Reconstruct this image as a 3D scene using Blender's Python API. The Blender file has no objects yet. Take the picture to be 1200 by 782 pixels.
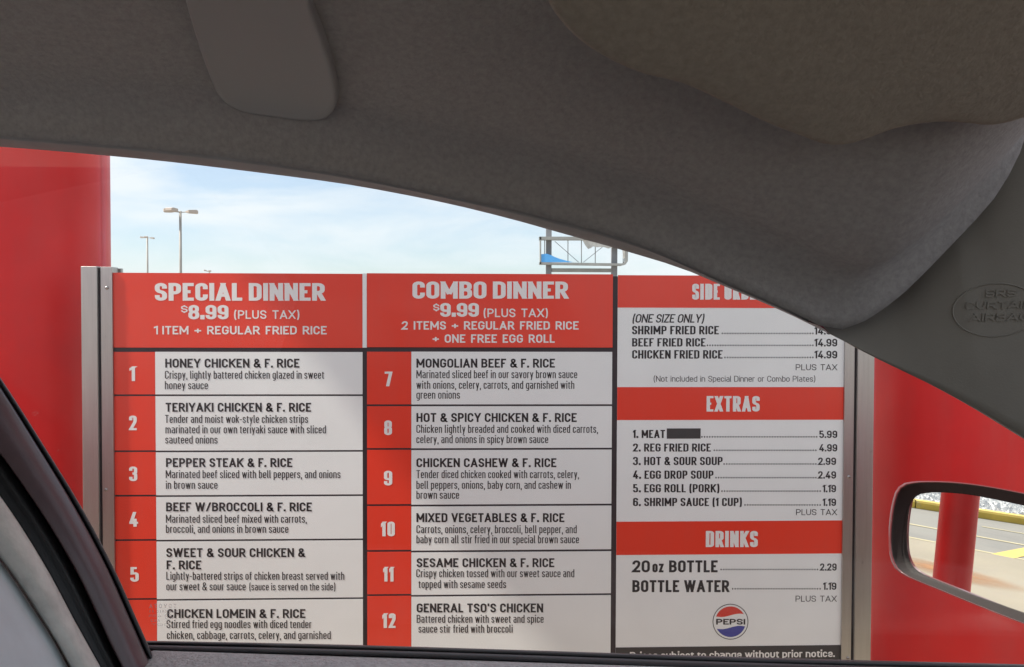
import bpy, bmesh, math, random
from mathutils import Vector, Matrix, Euler, noise
from mathutils.bvhtree import BVHTree
random.seed(7)
S = bpy.context.scene
COL = S.collection
R = math.radians

# ------------------------------------------------------------------ camera
cam_d = bpy.data.cameras.new('camera'); cam_d.sensor_width = 36.0; cam_d.lens = 27.0
cam_d.clip_start = 0.01; cam_d.clip_end = 3000
cam = bpy.data.objects.new('camera', cam_d); COL.objects.link(cam)
EYE = Vector((0, 0, 1.4))
cam.location = EYE
cam.rotation_euler = Euler((R(90 - 1.25), -0.0028, -R(1.87)), 'XYZ')
S.camera = cam
CM = cam.rotation_euler.to_matrix()

# ------------------------------------------------------------------ sun, sky, exposure
SUN_TRAVEL = Vector((1.0, 0.15, -1.26)).normalized()
to_sun = -SUN_TRAVEL
sun_d = bpy.data.lights.new('sun', 'SUN'); sun_d.energy = 3.0; sun_d.angle = R(1.6); sun_d.color = (1.0, 0.93, 0.84)
sun = bpy.data.objects.new('sun', sun_d); COL.objects.link(sun)
sun.rotation_euler = SUN_TRAVEL.to_track_quat('-Z', 'Y').to_euler(); sun.location = (-6, -1, 9)
world = bpy.data.worlds.new('World'); S.world = world; world.use_nodes = True
wn = world.node_tree.nodes; wl = world.node_tree.links; wn.clear()
wo = wn.new('ShaderNodeOutputWorld'); bg = wn.new('ShaderNodeBackground'); bg.inputs[1].default_value = 0.11
sky = wn.new('ShaderNodeTexSky'); sky.sky_type = 'NISHITA'; sky.sun_disc = False
sky.sun_elevation = math.asin(to_sun.z); sky.sun_rotation = math.atan2(to_sun.x, to_sun.y)
sky.dust_density = 1.0; sky.air_density = 1.0; sky.ozone_density = 1.5
tc = wn.new('ShaderNodeTexCoord'); mp = wn.new('ShaderNodeMapping'); mp.inputs['Scale'].default_value = (1.0, 1.0, 3.6)
mp.inputs['Rotation'].default_value = (0.25, 0.1, 0.4)
nz = wn.new('ShaderNodeTexNoise'); nz.inputs['Scale'].default_value = 3.4; nz.inputs['Detail'].default_value = 7; nz.inputs['Roughness'].default_value = 0.55
nz.inputs['Distortion'].default_value = 0.4
cr = wn.new('ShaderNodeValToRGB'); cr.color_ramp.elements[0].position = 0.42; cr.color_ramp.elements[0].color = (0.35, 0.35, 0.35, 1)
cr.color_ramp.elements[1].position = 0.62; cr.color_ramp.elements[1].color = (0.92, 0.92, 0.92, 1)
mx = wn.new('ShaderNodeMixRGB'); mx.inputs[2].default_value = (3.75, 3.95, 4.1, 1)
wl.new(tc.outputs['Generated'], mp.inputs[0]); wl.new(mp.outputs[0], nz.inputs[0]); wl.new(nz.outputs[0], cr.inputs[0])
wl.new(cr.outputs[0], mx.inputs[0]); tn = wn.new('ShaderNodeMixRGB'); tn.blend_type = 'MULTIPLY'; tn.inputs[0].default_value = 1; tn.inputs[2].default_value = (0.64, 0.67, 0.70, 1); wl.new(sky.outputs[0], tn.inputs[1]); wl.new(tn.outputs[0], mx.inputs[1]); wl.new(mx.outputs[0], bg.inputs[0]); wl.new(bg.outputs[0], wo.inputs[0])
S.view_settings.view_transform = 'Standard'; S.view_settings.look = 'None'; S.view_settings.gamma = 1
S.view_settings.exposure = 1.27
S.cycles.max_bounces = 10; S.cycles.diffuse_bounces = 5; S.cycles.glossy_bounces = 4; S.cycles.transparent_max_bounces = 12
S.cycles.use_denoising = True

# ------------------------------------------------------------------ helpers
def ray(px, py):
    return CM @ Vector(((px - 600) / 900.0, (391 - py) / 900.0, -1.0))
def W(px, py, y):
    """world point on the plane Y = y that is seen at photograph pixel (px, py)"""
    d = ray(px, py); return EYE + d * (y / d.y)
def Wp(px, py, p, n):
    d = ray(px, py); return EYE + d * ((p - EYE).dot(n) / d.dot(n))

def tag(o, label=None, cat=None, group=None, kind=None):
    if label: o['label'] = label
    if cat: o['category'] = cat
    if group: o['group'] = group
    if kind: o['kind'] = kind
    return o
def empty(name, loc=(0, 0, 0), parent=None):
    o = bpy.data.objects.new(name, None); COL.objects.link(o); o.location = loc; o.empty_display_size = 0.1
    if parent: o.parent = parent
    return o
def root_of(p):
    v = Vector((0, 0, 0))
    while p: v += p.location; p = p.parent
    return v
def mesh(name, vs, fs, m, parent=None, smooth=False, recalc=False, mats=None, mi=None):
    """link one mesh object; vertices are given in world space"""
    off = root_of(parent)
    me = bpy.data.meshes.new(name); me.from_pydata([tuple(Vector(v) - off) for v in vs], [], fs)
    for x in (mats or [m]): me.materials.append(x)
    if mi:
        for p, k in zip(me.polygons, mi): p.material_index = k
    if recalc:
        b = bmesh.new(); b.from_mesh(me); bmesh.ops.recalc_face_normals(b, faces=b.faces); b.to_mesh(me); b.free()
    if smooth:
        for p in me.polygons: p.use_smooth = True
    me.update()
    o = bpy.data.objects.new(name, me); COL.objects.link(o)
    if parent: o.parent = parent
    return o
def box_vf(x0, x1, y0, y1, z0, z1):
    vs = [(x, y, z) for x in (x0, x1) for y in (y0, y1) for z in (z0, z1)]
    return vs, [(0, 1, 3, 2), (4, 6, 7, 5), (0, 4, 5, 1), (2, 3, 7, 6), (0, 2, 6, 4), (1, 5, 7, 3)]
def bevel(o, w, seg=2, ang=35):
    md = o.modifiers.new('bevel', 'BEVEL'); md.width = w; md.segments = seg; md.limit_method = 'ANGLE'; md.angle_limit = R(ang)
    for p in o.data.polygons: p.use_smooth = True
    ns = o.modifiers.new('wn', 'WEIGHTED_NORMAL'); ns.keep_sharp = False
    return o
def box(name, x0, x1, y0, y1, z0, z1, m, parent=None, bv=0):
    vs, fs = box_vf(x0, x1, y0, y1, z0, z1); o = mesh(name, vs, fs, m, parent)
    if bv: bevel(o, bv)
    return o
def loft(name, rows, m, parent=None, smooth=True, close=False, flip=False):
    n = len(rows[0]); vs = [v for r in rows for v in r]; fs = []
    for i in range(len(rows) - 1):
        for j in range(n if close else n - 1):
            k = (j + 1) % n
            f = (i * n + j, i * n + k, (i + 1) * n + k, (i + 1) * n + j)
            fs.append(f[::-1] if flip else f)
    return mesh(name, vs, fs, m, parent, smooth)
def tube(pts, r, seg=8, cap=True):
    vs, fs = [], []
    pts = [Vector(p) for p in pts]
    for i, p in enumerate(pts):
        a = pts[max(i - 1, 0)]; b = pts[min(i + 1, len(pts) - 1)]
        q = (b - a).to_track_quat('Z', 'Y')
        rr = r[i] if isinstance(r, (list, tuple)) else r
        for k in range(seg):
            t = 2 * math.pi * k / seg
            vs.append(p + q @ Vector((rr * math.cos(t), rr * math.sin(t), 0)))
    for i in range(len(pts) - 1):
        for k in range(seg):
            fs.append((i * seg + k, i * seg + (k + 1) % seg, (i + 1) * seg + (k + 1) % seg, (i + 1) * seg + k))
    if cap:
        fs.append(tuple(range(seg))[::-1]); fs.append(tuple(len(vs) - seg + k for k in range(seg)))
    return vs, fs
def join(parts):
    V, F = [], []
    for vs, fs in parts:
        n = len(V); V += list(vs); F += [tuple(i + n for i in f) for f in fs]
    return V, F
def interp(pts, u):
    """Catmull-Rom through a list of tuples, u in 0..1 by chord length"""
    P = [Vector(p) for p in pts]; L = [0]
    for a, b in zip(P, P[1:]): L.append(L[-1] + (b - a).length)
    s = u * L[-1]; i = 0
    while i < len(P) - 2 and s > L[i + 1]: i += 1
    t = (s - L[i]) / max(L[i + 1] - L[i], 1e-9)
    p1, p2 = P[i], P[i + 1]; d12 = max(L[i + 1] - L[i], 1e-9)
    m1 = (p2 - (P[i - 1] if i else p1)) / (L[i + 1] - L[max(i - 1, 0)])
    j = min(i + 2, len(P) - 1); m2 = (P[j] - p1) / (L[j] - L[i])
    m1 = m1 * d12; m2 = m2 * d12
    t2, t3 = t * t, t * t * t
    return p1 * (2 * t3 - 3 * t2 + 1) + m1 * (t3 - 2 * t2 + t) + p2 * (-2 * t3 + 3 * t2) + m2 * (t3 - t2)
def smooth_curve(pts, n):
    return [interp(pts, i / (n - 1)) for i in range(n)]

# ------------------------------------------------------------------ materials
def mat(name, col, rough=0.6, metal=0.0, var=0.0, vscale=8.0, bump=0.0, bscale=60.0, rvar=0.0, coat=0.0, coat_r=0.1, spec=0.5, col2=None, stretch=None, bdist=0.002):
    m = bpy.data.materials.new(name); m.use_nodes = True
    nt = m.node_tree; n = nt.nodes; l = nt.links; b = n['Principled BSDF']
    c = tuple(col) + (1,)
    b.inputs['Base Color'].default_value = c; b.inputs['Roughness'].default_value = rough; b.inputs['Metallic'].default_value = metal
    b.inputs['Specular IOR Level'].default_value = spec
    b.inputs['Coat Weight'].default_value = coat; b.inputs['Coat Roughness'].default_value = coat_r
    g = n.new('ShaderNodeNewGeometry'); src = g.outputs['Position']
    if stretch:
        mp = n.new('ShaderNodeMapping'); mp.inputs['Scale'].default_value = stretch; l.new(src, mp.inputs[0]); src = mp.outputs[0]
    if var or rvar:
        t = n.new('ShaderNodeTexNoise'); t.inputs['Scale'].default_value = vscale; t.inputs['Detail'].default_value = 6; t.inputs['Roughness'].default_value = 0.6
        l.new(src, t.inputs['Vector'])
        if var:
            r = n.new('ShaderNodeMapRange'); r.inputs[1].default_value = 0.3; r.inputs[2].default_value = 0.7
            x = n.new('ShaderNodeMixRGB'); l.new(t.outputs[0], r.inputs[0]); l.new(r.outputs[0], x.inputs[0])
            x.inputs[1].default_value = c
            x.inputs[2].default_value = (tuple(col2) + (1,)) if col2 else tuple(v * (1 - var) for v in col) + (1,)
            l.new(x.outputs[0], b.inputs['Base Color'])
        if rvar:
            r = n.new('ShaderNodeMapRange'); r.inputs[1].default_value = 0.3; r.inputs[2].default_value = 0.7
            r.inputs[3].default_value = rough - rvar; r.inputs[4].default_value = rough + rvar
            l.new(t.outputs[0], r.inputs[0]); l.new(r.outputs[0], b.inputs['Roughness'])
    if bump:
        t = n.new('ShaderNodeTexNoise'); t.inputs['Scale'].default_value = bscale; t.inputs['Detail'].default_value = 5
        l.new(src, t.inputs['Vector'])
        bp = n.new('ShaderNodeBump'); bp.inputs['Strength'].default_value = bump; bp.inputs['Distance'].default_value = bdist
        l.new(t.outputs[0], bp.inputs['Height']); l.new(bp.outputs[0], b.inputs['Normal'])
    return m
M = {}
M['headliner'] = mat('headliner_felt', (0.385, 0.372, 0.378), 0.95, var=0.22, vscale=240, bump=0.5, bscale=420, spec=0.15, bdist=0.001)
M['visor'] = mat('visor_fabric', (0.355, 0.325, 0.285), 0.95, var=0.2, vscale=260, bump=0.6, bscale=500, spec=0.15, bdist=0.001)
M['pillar'] = mat('pillar_plastic', (0.275, 0.258, 0.232), 0.6, var=0.08, vscale=20, bump=0.25, bscale=700, spec=0.35, bdist=0.0006)
M['grip'] = mat('grip_plastic', (0.31, 0.315, 0.33), 0.5, bump=0.15, bscale=700, spec=0.4, bdist=0.0006)
M['rubber'] = mat('seal_rubber', (0.035, 0.033, 0.036), 0.45, var=0.2, vscale=30, bump=0.1, bscale=300)
M['rail_seal'] = mat('hazed_rail_seal', (0.33, 0.33, 0.35), 0.6, var=0.2, vscale=30)  # seal rubber lightened, the veil of glare put into its colour
M['frame_strip'] = mat('satin_frame_plastic', (0.13, 0.085, 0.092), 0.30, var=0.2, vscale=40, bump=0.15, bscale=500, bdist=0.0006)
M['beige'] = mat('beige_trim', (0.80, 0.77, 0.71), 0.85, var=0.3, vscale=45, bump=0.3, bscale=400, bdist=0.001)
M['grey_trim'] = mat('grey_trim', (0.70, 0.76, 0.79), 0.7, var=0.15, vscale=12, bump=0.2, bscale=300, bdist=0.001)
M['door_trim'] = mat('door_trim_grain', (0.66, 0.67, 0.66), 0.7, var=0.3, vscale=160, bump=0.9, bscale=260, bdist=0.004)
M['dark_trim'] = mat('dark_cabin_trim', (0.03, 0.03, 0.032), 0.7, bump=0.3, bscale=300, bdist=0.001)
M['car_paint'] = mat('burgundy_car_paint', (0.30, 0.016, 0.028), 0.3, metal=0.1, coat=1.0, coat_r=0.03)
M['mirror_shell'] = mat('mirror_shell_paint', (0.13, 0.028, 0.032), 0.35, coat=0.6, coat_r=0.08)
M['post_red'] = mat('post_red_paint', (0.58, 0.034, 0.034), 0.5, var=0.2, vscale=5, bump=0.1, bscale=14, bdist=0.006)
M['bezel'] = mat('mirror_bezel', (0.016, 0.011, 0.010), 0.9, bump=0.1, bscale=300)
M['mirror'] = mat('mirror_silver', (0.93, 0.94, 0.92), 0.0, metal=1.0)
M['red_steel'] = mat('red_painted_steel', (0.84, 0.027, 0.026), 0.42, var=0.16, vscale=3.2, rvar=0.09, bump=0.06, bscale=9, bdist=0.01, coat=0.0, spec=0.4)
M['red_print'] = mat('red_printed_vinyl', (0.84, 0.052, 0.024), 0.38, var=0.05, vscale=3.5, rvar=0.08, coat=0.35, coat_r=0.12)
M['white_print'] = mat('white_printed_vinyl', (0.885, 0.90, 0.88), 0.42, var=0.07, vscale=4.0, rvar=0.08, coat=0.35, coat_r=0.12)
M['letter_white'] = mat('white_lettering', (0.86, 0.84, 0.81), 0.5, var=0.04)
M['letter_black'] = mat('black_lettering', (0.022, 0.018, 0.019), 0.5)
M['letter_grey'] = mat('thin_black_lettering', (0.03, 0.026, 0.026), 0.5)
M['backing'] = mat('dark_backing', (0.045, 0.034, 0.038), 0.5, var=0.15, vscale=8)
M['strip'] = mat('charcoal_strip', (0.055, 0.050, 0.050), 0.5)
M['steel'] = mat('brushed_stainless', (0.50, 0.485, 0.47), 0.33, metal=0.9, var=0.05, vscale=5, rvar=0.05, stretch=(120, 120, 2), bump=0.03, bscale=8)
M['screw'] = mat('screw_steel', (0.45, 0.42, 0.40), 0.3, metal=1.0)
M['logo_red'] = mat('logo_red', (0.68, 0.055, 0.035), 0.45)
M['logo_blue'] = mat('logo_blue', (0.07, 0.075, 0.33), 0.45)
M['pole'] = mat('pole_paint', (0.42, 0.39, 0.35), 0.6, var=0.15, vscale=1.5)
M['lamp_head'] = mat('lamp_head_paint', (0.52, 0.44, 0.38), 0.6)
M['sign_steel'] = mat('pylon_steel', (0.26, 0.26, 0.27), 0.6, var=0.2, vscale=1.0)
M['sign_frame'] = mat('pylon_frame', (0.38, 0.38, 0.36), 0.6, var=0.25, vscale=1.2)
M['sign_white'] = mat('torn_sign_face', (0.75, 0.72, 0.66), 0.6, var=0.4, vscale=2.2)
M['sign_blue'] = mat('blue_sign_face', (0.11, 0.42, 0.86), 0.5)
M['yellow'] = mat('yellow_kerb_paint', (0.68, 0.48, 0.08), 0.7, var=0.25, vscale=5)
M['pale_yellow'] = mat('faded_road_line', (0.52, 0.45, 0.27), 0.75, var=0.25, vscale=6)
M['gravel'] = mat('pale_gravel', (0.74, 0.74, 0.73), 0.9, var=0.45, vscale=7)

# ground: concrete, with a rust stain of its own
def ground_mat(name, col, col2, sc):
    m = mat(name, col, 0.85, var=1, col2=col2, vscale=sc, bump=0.35, bscale=60, bdist=0.004)
    return m
M['concrete'] = ground_mat('driveway_concrete', (0.335, 0.29, 0.215), (0.27, 0.235, 0.175), 0.8)
M['asphalt'] = ground_mat('worn_asphalt', (0.25, 0.24, 0.215), (0.17, 0.165, 0.155), 0.7)
M['lot'] = ground_mat('far_lot', (0.30, 0.28, 0.245), (0.24, 0.225, 0.20), 0.2)

def wear(m, col, scale=26, thr=.69, amt=.5, streak=None, samt=.12):
    """sparse scuffs and, if asked, long faint dirt runs laid over a painted or printed surface"""
    nt = m.node_tree; n = nt.nodes; l = nt.links; b = n['Principled BSDF']
    src = b.inputs['Base Color'].links[0].from_socket if b.inputs['Base Color'].links else None
    g = n.new('ShaderNodeNewGeometry')
    def layer(sc, lo, hi, mx_, stretch, color, prev):
        mp = n.new('ShaderNodeMapping'); mp.inputs['Scale'].default_value = stretch; l.new(g.outputs['Position'], mp.inputs[0])
        t = n.new('ShaderNodeTexNoise'); t.inputs['Scale'].default_value = sc; t.inputs['Detail'].default_value = 8; t.inputs['Roughness'].default_value = .7; l.new(mp.outputs[0], t.inputs['Vector'])
        r = n.new('ShaderNodeMapRange'); r.inputs[1].default_value = lo; r.inputs[2].default_value = hi; r.inputs[4].default_value = mx_; l.new(t.outputs[0], r.inputs[0])
        x = n.new('ShaderNodeMixRGB'); l.new(r.outputs[0], x.inputs[0]); l.new(prev, x.inputs[1]); x.inputs[2].default_value = tuple(color) + (1,); return x.outputs[0]
    out = layer(scale, thr, thr + .04, amt, (1, 1, 1), col, src)
    if streak: out = layer(5, .45, .75, samt, streak, (.25, .22, .20), out)
    l.new(out, b.inputs['Base Color'])
wear(M['red_print'], (.85, .45, .40), 30, .70, .55, (7, 7, .8), .05)
wear(M['white_print'], (.50, .47, .44), 34, .71, .5)
wear(M['red_steel'], (.62, .22, .20), 16, .69, .5, (1.5, 1.5, .35), .12)
wear(M['steel'], (.30, .28, .27), 40, .66, .5, (30, 30, 1.0), .25)
wear(M['concrete'], (.16, .13, .10), 9, .69, .6, (.5, 1.2, 1), .30)
wear(M['asphalt'], (.10, .10, .095), 5, .66, .5, (1.6, .18, 1), .5)
wear(M['headliner'], (.28, .27, .27), 12, .66, .25)
wear(M['yellow'], (.30, .27, .2), 7, .60, .5)

def glass_mat():
    m = bpy.data.materials.new('window_glass'); m.use_nodes = True; nt = m.node_tree; n = nt.nodes; n.clear()
    o = n.new('ShaderNodeOutputMaterial'); t = n.new('ShaderNodeBsdfTransparent'); g = n.new('ShaderNodeBsdfGlossy'); x = n.new('ShaderNodeMixShader')
    lw = n.new('ShaderNodeLayerWeight'); lw.inputs[0].default_value = 0.5      # Schlick curve, the same from both faces
    pw = n.new('ShaderNodeMath'); pw.operation = 'POWER'; pw.inputs[1].default_value = 5.0; nt.links.new(lw.outputs['Facing'], pw.inputs[0])
    f = n.new('ShaderNodeMath'); f.operation = 'MULTIPLY_ADD'; f.inputs[1].default_value = 0.9; f.inputs[2].default_value = 0.022; nt.links.new(pw.outputs[0], f.inputs[0])
    t.inputs[0].default_value = (0.985, 0.99, 0.985, 1); g.inputs['Roughness'].default_value = 0.0
    nt.links.new(f.outputs[0], x.inputs[0]); nt.links.new(t.outputs[0], x.inputs[1]); nt.links.new(g.outputs[0], x.inputs[2]); nt.links.new(x.outputs[0], o.inputs[0])
    return m
M['glass'] = glass_mat()
def etch_mat():
    m = bpy.data.materials.new('etched_marking'); m.use_nodes = True; nt = m.node_tree; n = nt.nodes; n.clear()
    o = n.new('ShaderNodeOutputMaterial'); t = n.new('ShaderNodeBsdfTransparent'); g = n.new('ShaderNodeBsdfTranslucent'); d = n.new('ShaderNodeBsdfDiffuse')
    a = n.new('ShaderNodeMixShader'); x = n.new('ShaderNodeMixShader'); x.inputs[0].default_value = 0.42
    g.inputs[0].default_value = (0.7, 0.68, 0.68, 1); d.inputs[0].default_value = (0.6, 0.6, 0.6, 1)
    nt.links.new(g.outputs[0], a.inputs[1]); nt.links.new(d.outputs[0], a.inputs[2])
    nt.links.new(t.outputs[0], x.inputs[1]); nt.links.new(a.outputs[0], x.inputs[2]); nt.links.new(x.outputs[0], o.inputs[0])
    return m
M['etch'] = etch_mat()

# ------------------------------------------------------------------ lettering: a condensed stroke alphabet
# a glyph is (width, [paths]); a path is a list of (x, y[, r]); x, y in 0..1 of the body box, r = corner rounding
H = .5
G = {
 'A': (.56, [[(0, 0), (.5, 1)], [(.5, 1), (1, 0)], [(.2, .27), (.8, .27)]]),
 'B': (.50, [[(0, 0), (0, 1)], [(0, 1), (.95, 1, H), (.95, .52, H), (0, .52)], [(0, .52), (1, .52, H), (1, 0, H), (0, 0)]]),
 'C': (.48, [[(1, .68), (1, 1, H), (0, 1, H), (0, 0, H), (1, 0, H), (1, .32)]]),
 'D': (.50, [[(0, 0), (0, 1)], [(0, 1), (1, 1, H), (1, 0, H), (0, 0)]]),
 'E': (.43, [[(1, 1), (0, 1), (0, 0), (1, 0)], [(0, .51), (.88, .51)]]),
 'F': (.42, [[(1, 1), (0, 1), (0, 0)], [(0, .49), (.88, .49)]]),
 'G': (.50, [[(1, .70), (1, 1, H), (0, 1, H), (0, 0, H), (1, 0, H), (1, .47), (.5, .47)]]),
 'H': (.50, [[(0, 0), (0, 1)], [(1, 0), (1, 1)], [(0, .51), (1, .51)]]),
 'I': (0, [[(0, 0), (0, 1)]]),
 'J': (.42, [[(1, 1), (1, 0, H), (0, 0, H), (0, .28)]]),
 'K': (.52, [[(0, 0), (0, 1)], [(1, 1), (.08, .40)], [(.36, .56), (1, 0)]]),
 'L': (.40, [[(0, 1), (0, 0), (1, 0)]]),
 'M': (.66, [[(0, 0), (0, 1)], [(0.02, 1), (.5, .22)], [(.5, .22), (.98, 1)], [(1, 0), (1, 1)]]),
 'N': (.52, [[(0, 0), (0, 1)], [(0.02, 1), (.98, 0)], [(1, 0), (1, 1)]]),
 'O': (.50, ['c', [(0, 0, H), (0, 1, H), (1, 1, H), (1, 0, H)]]),
 'P': (.48, [[(0, 0), (0, 1)], [(0, 1), (1, 1, H), (1, .44, H), (0, .44)]]),
 'Q': (.50, ['c', [(0, 0, H), (0, 1, H), (1, 1, H), (1, 0, H)], [(.55, .25), (1.05, -.05)]]),
 'R': (.50, [[(0, 0), (0, 1)], [(0, 1), (.97, 1, H), (.97, .46, H), (0, .46)], [(.5, .46), (1, 0)]]),
 'S': (.47, [[(1, .72), (1, 1, H), (0, 1, H), (0, .54, H), (1, .46, H), (1, 0, H), (0, 0, H), (0, .28)]]),
 'T': (.46, [[(0, 1), (1, 1)], [(.5, 1), (.5, 0)]]),
 'U': (.50, [[(0, 1), (0, 0, H), (1, 0, H), (1, 1)]]),
 'V': (.54, [[(0, 1), (.5, 0)], [(.5, 0), (1, 1)]]),
 'W': (.78, [[(0, 1), (.25, 0)], [(.25, 0), (.5, 1)], [(.5, 1), (.75, 0)], [(.75, 0), (1, 1)]]),
 'X': (.52, [[(0, 1), (1, 0)], [(1, 1), (0, 0)]]),
 'Y': (.52, [[(0, 1), (.5, .40)], [(1, 1), (.5, .40)], [(.5, .44), (.5, 0)]]),
 'Z': (.46, [[(0, 1), (1, 1)], [(1, 1), (0, 0)], [(0, 0), (1, 0)]]),
 '&': (.56, [[(1, 0), (.14, .70, .25), (.14, 1, .35), (.74, 1, .35), (.74, .68, .3), (0, .40, .3), (0, 0, .45), (.72, 0, .45), (.98, .42)]]),
 '0': (.50, ['c', [(0, 0, H), (0, 1, H), (1, 1, H), (1, 0, H)]]),
 '1': (.26, [[(1, 0), (1, 1)], [(1, 1), (0, .90)]]),
 '2': (.48, [[(0, .70), (0, 1, H), (1, 1, H), (1, .60, .4), (0, 0)], [(0, 0), (1, 0)]]),
 '3': (.48, [[(0, .74), (0, 1, H), (1, 1, H), (1, .53, .4), (.35, .53)], [(.35, .52), (1, .52, .4), (1, 0, H), (0, 0, H), (0, .26)]]),
 '4': (.52, [[(.62, 1), (0, .24)], [(0, .22), (1, .22)], [(.74, .55), (.74, 0)]]),
 '5': (.48, [[(.95, 1), (.04, 1), (.04, .57), (1, .60, H), (1, 0, H), (0, 0, H), (0, .24)]]),
 '6': (.49, ['c', [(0, .58), (1, .58, H), (1, 0, H), (0, 0, H)], [(1, .74), (1, 1, H), (0, 1, H), (0, .5)]]),
 '7': (.45, [[(0, 1), (1, 1), (.35, 0)]]),
 '8': (.49, ['c', [(.04, .52, H), (.04, 1, H), (.96, 1, H), (.96, .52, H)], 'c', [(0, 0, H), (0, .52, H), (1, .52, H), (1, 0, H)]]),
 '9': (.49, ['c', [(1, .42), (0, .42, H), (0, 1, H), (1, 1, H)], [(0, .26), (0, 0, H), (1, 0, H), (1, .5)]]),
 '$': (.47, [[(1, .72), (1, 1, H), (0, 1, H), (0, .54, H), (1, .46, H), (1, 0, H), (0, 0, H), (0, .28)], [(.5, 1), (.5, 1.2)], [(.5, 0), (.5, -.2)]]),
 '.': (0, ['d', (0, 0)]), ',': (0, [[(.9, .06), (.0, -.24)]]), "'": (0, [[(0, 1), (0, .72)]]),
 '(': (.20, [[(1, 1.14), (.45, .98), (.12, .76), (0, .46), (.12, .16), (.45, -.06), (1, -.22)]]), ')': (.20, [[(0, 1.14), (.55, .98), (.88, .76), (1, .46), (.88, .16), (.55, -.06), (0, -.22)]]),
 '/': (.40, [[(0, 0), (1, 1)]]), '+': (.50, [[(0, .42), (1, .42)], [(.5, .12), (.5, .72)]]), '-': (.26, [[(0, .40), (1, .40)]]),
}
GL = {
 'a': (.40, [[(.02, 1), (1, 1, H), (1, 0)], [(1, .58), (0, .58, H), (0, 0, H), (1, 0)]]),
 'b': (.41, [[(0, 0), (0, 'A')], [(0, 1), (1, 1, H), (1, 0, H), (0, 0)]]),
 'c': (.38, [[(1, .68), (1, 1, H), (0, 1, H), (0, 0, H), (1, 0, H), (1, .32)]]),
 'd': (.41, [[(1, 0), (1, 'A')], [(1, 1), (0, 1, H), (0, 0, H), (1, 0)]]),
 'e': (.40, [[(0, .50), (1, .50), (1, 1, H), (0, 1, H), (0, 0, H), (1, 0, H), (1, .2)]]),
 'f': (.27, [[(.35, 0), (.35, 'A', H), (1, 'A')], [(0, 1), (1, 1)]]),
 'g': (.41, [[(1, 1), (1, 'D', H), (.05, 'D')], [(1, 1), (0, 1, H), (0, 0, H), (1, 0)]]),
 'h': (.41, [[(0, 0), (0, 'A')], [(0, 1), (1, 1, H), (1, 0)]]),
 'i': (0, [[(0, 0), (0, 1)], 't']), 'j': (.1, [[(1, 1), (1, 'D', .3), (0, 'D')], 't']),
 'k': (.40, [[(0, 0), (0, 'A')], [(1, 1), (.08, .42)], [(.38, .60), (1, 0)]]),
 'l': (.08, [[(0, 'A'), (0, 0, H), (1, 0)]]),
 'm': (.66, [[(0, 0), (0, 1)], [(0, 1), (.5, 1, H), (.5, 0)], [(.5, 1), (1, 1, H), (1, 0)]]),
 'n': (.41, [[(0, 0), (0, 1)], [(0, 1), (1, 1, H), (1, 0)]]),
 'o': (.41, ['c', [(0, 0, H), (0, 1, H), (1, 1, H), (1, 0, H)]]),
 'p': (.41, [[(0, 'D'), (0, 1)], [(0, 1), (1, 1, H), (1, 0, H), (0, 0)]]),
 'q': (.41, [[(1, 'D'), (1, 1)], [(1, 1), (0, 1, H), (0, 0, H), (1, 0)]]),
 'r': (.26, [[(0, 0), (0, 1)], [(0, 1), (1, 1)]]),
 's': (.37, [[(1, .76), (1, 1, H), (0, 1, H), (0, .54, H), (1, .46, H), (1, 0, H), (0, 0, H), (0, .24)]]),
 't': (.27, [[(.35, 'T'), (.35, 0, H), (1, 0)], [(0, 1), (1, 1)]]),
 'u': (.41, [[(0, 1), (0, 0, H), (1, 0, H), (1, 1)]]),
 'v': (.40, [[(0, 1), (.5, 0)], [(.5, 0), (1, 1)]]),
 'w': (.62, [[(0, 1), (.25, 0)], [(.25, 0), (.5, 1)], [(.5, 1), (.75, 0)], [(.75, 0), (1, 1)]]),
 'x': (.38, [[(0, 1), (1, 0)], [(1, 1), (0, 0)]]),
 'y': (.40, [[(0, 1), (.5, 0.02)], [(1, 1), (.3, 'D')]]),
 'z': (.36, [[(0, 1), (1, 1)], [(1, 1), (0, 0)], [(0, 0), (1, 0)]]),
}
def ribbon(pts, t, closed, snap):
    """centre line -> quad strip of width t; snap = (ylo, yhi, xlo, xhi) outline bounds for open ends"""
    P = [Vector(p) for p in pts]; n = len(P); Lf, Rt = [], []
    for i in range(n):
        a = P[i - 1] if (i or closed) else None
        b = P[(i + 1) % n] if (i < n - 1 or closed) else None
        d1 = (P[i] - a).normalized() if a is not None else None
        d2 = (b - P[i]).normalized() if b is not None else None
        if d1 is None: d1 = d2
        if d2 is None: d2 = d1
        n1 = Vector((-d1.y, d1.x)); n2 = Vector((-d2.y, d2.x)); nn = n1 + n2
        if nn.length < 1e-6: nn = n1
        nn.normalize(); k = t / 2 / max(nn.dot(n1), 0.45)
        l, r = P[i] + nn * k, P[i] - nn * k
        if not closed and (i == 0 or i == n - 1):
            d = -d1 if i == 0 else d1
            for bound, ax in ((snap[0], 1), (snap[1], 1), (snap[2], 0), (snap[3], 0)):
                if bound is None: continue
                if abs(d[ax]) > 0.45 and abs(P[i][ax] - bound) < t * 0.56 and (bound - P[i][ax]) * d[ax] > 0:
                    l = l + d * ((bound - l[ax]) / d[ax]); r = r + d * ((bound - r[ax]) / d[ax]); break
        Lf.append(l); Rt.append(r)
    vs = Lf + Rt
    fs = [(i, i + n, (i + 1) % n + n, (i + 1) % n) for i in range(n if closed else n - 1)]
    return vs, fs
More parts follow.
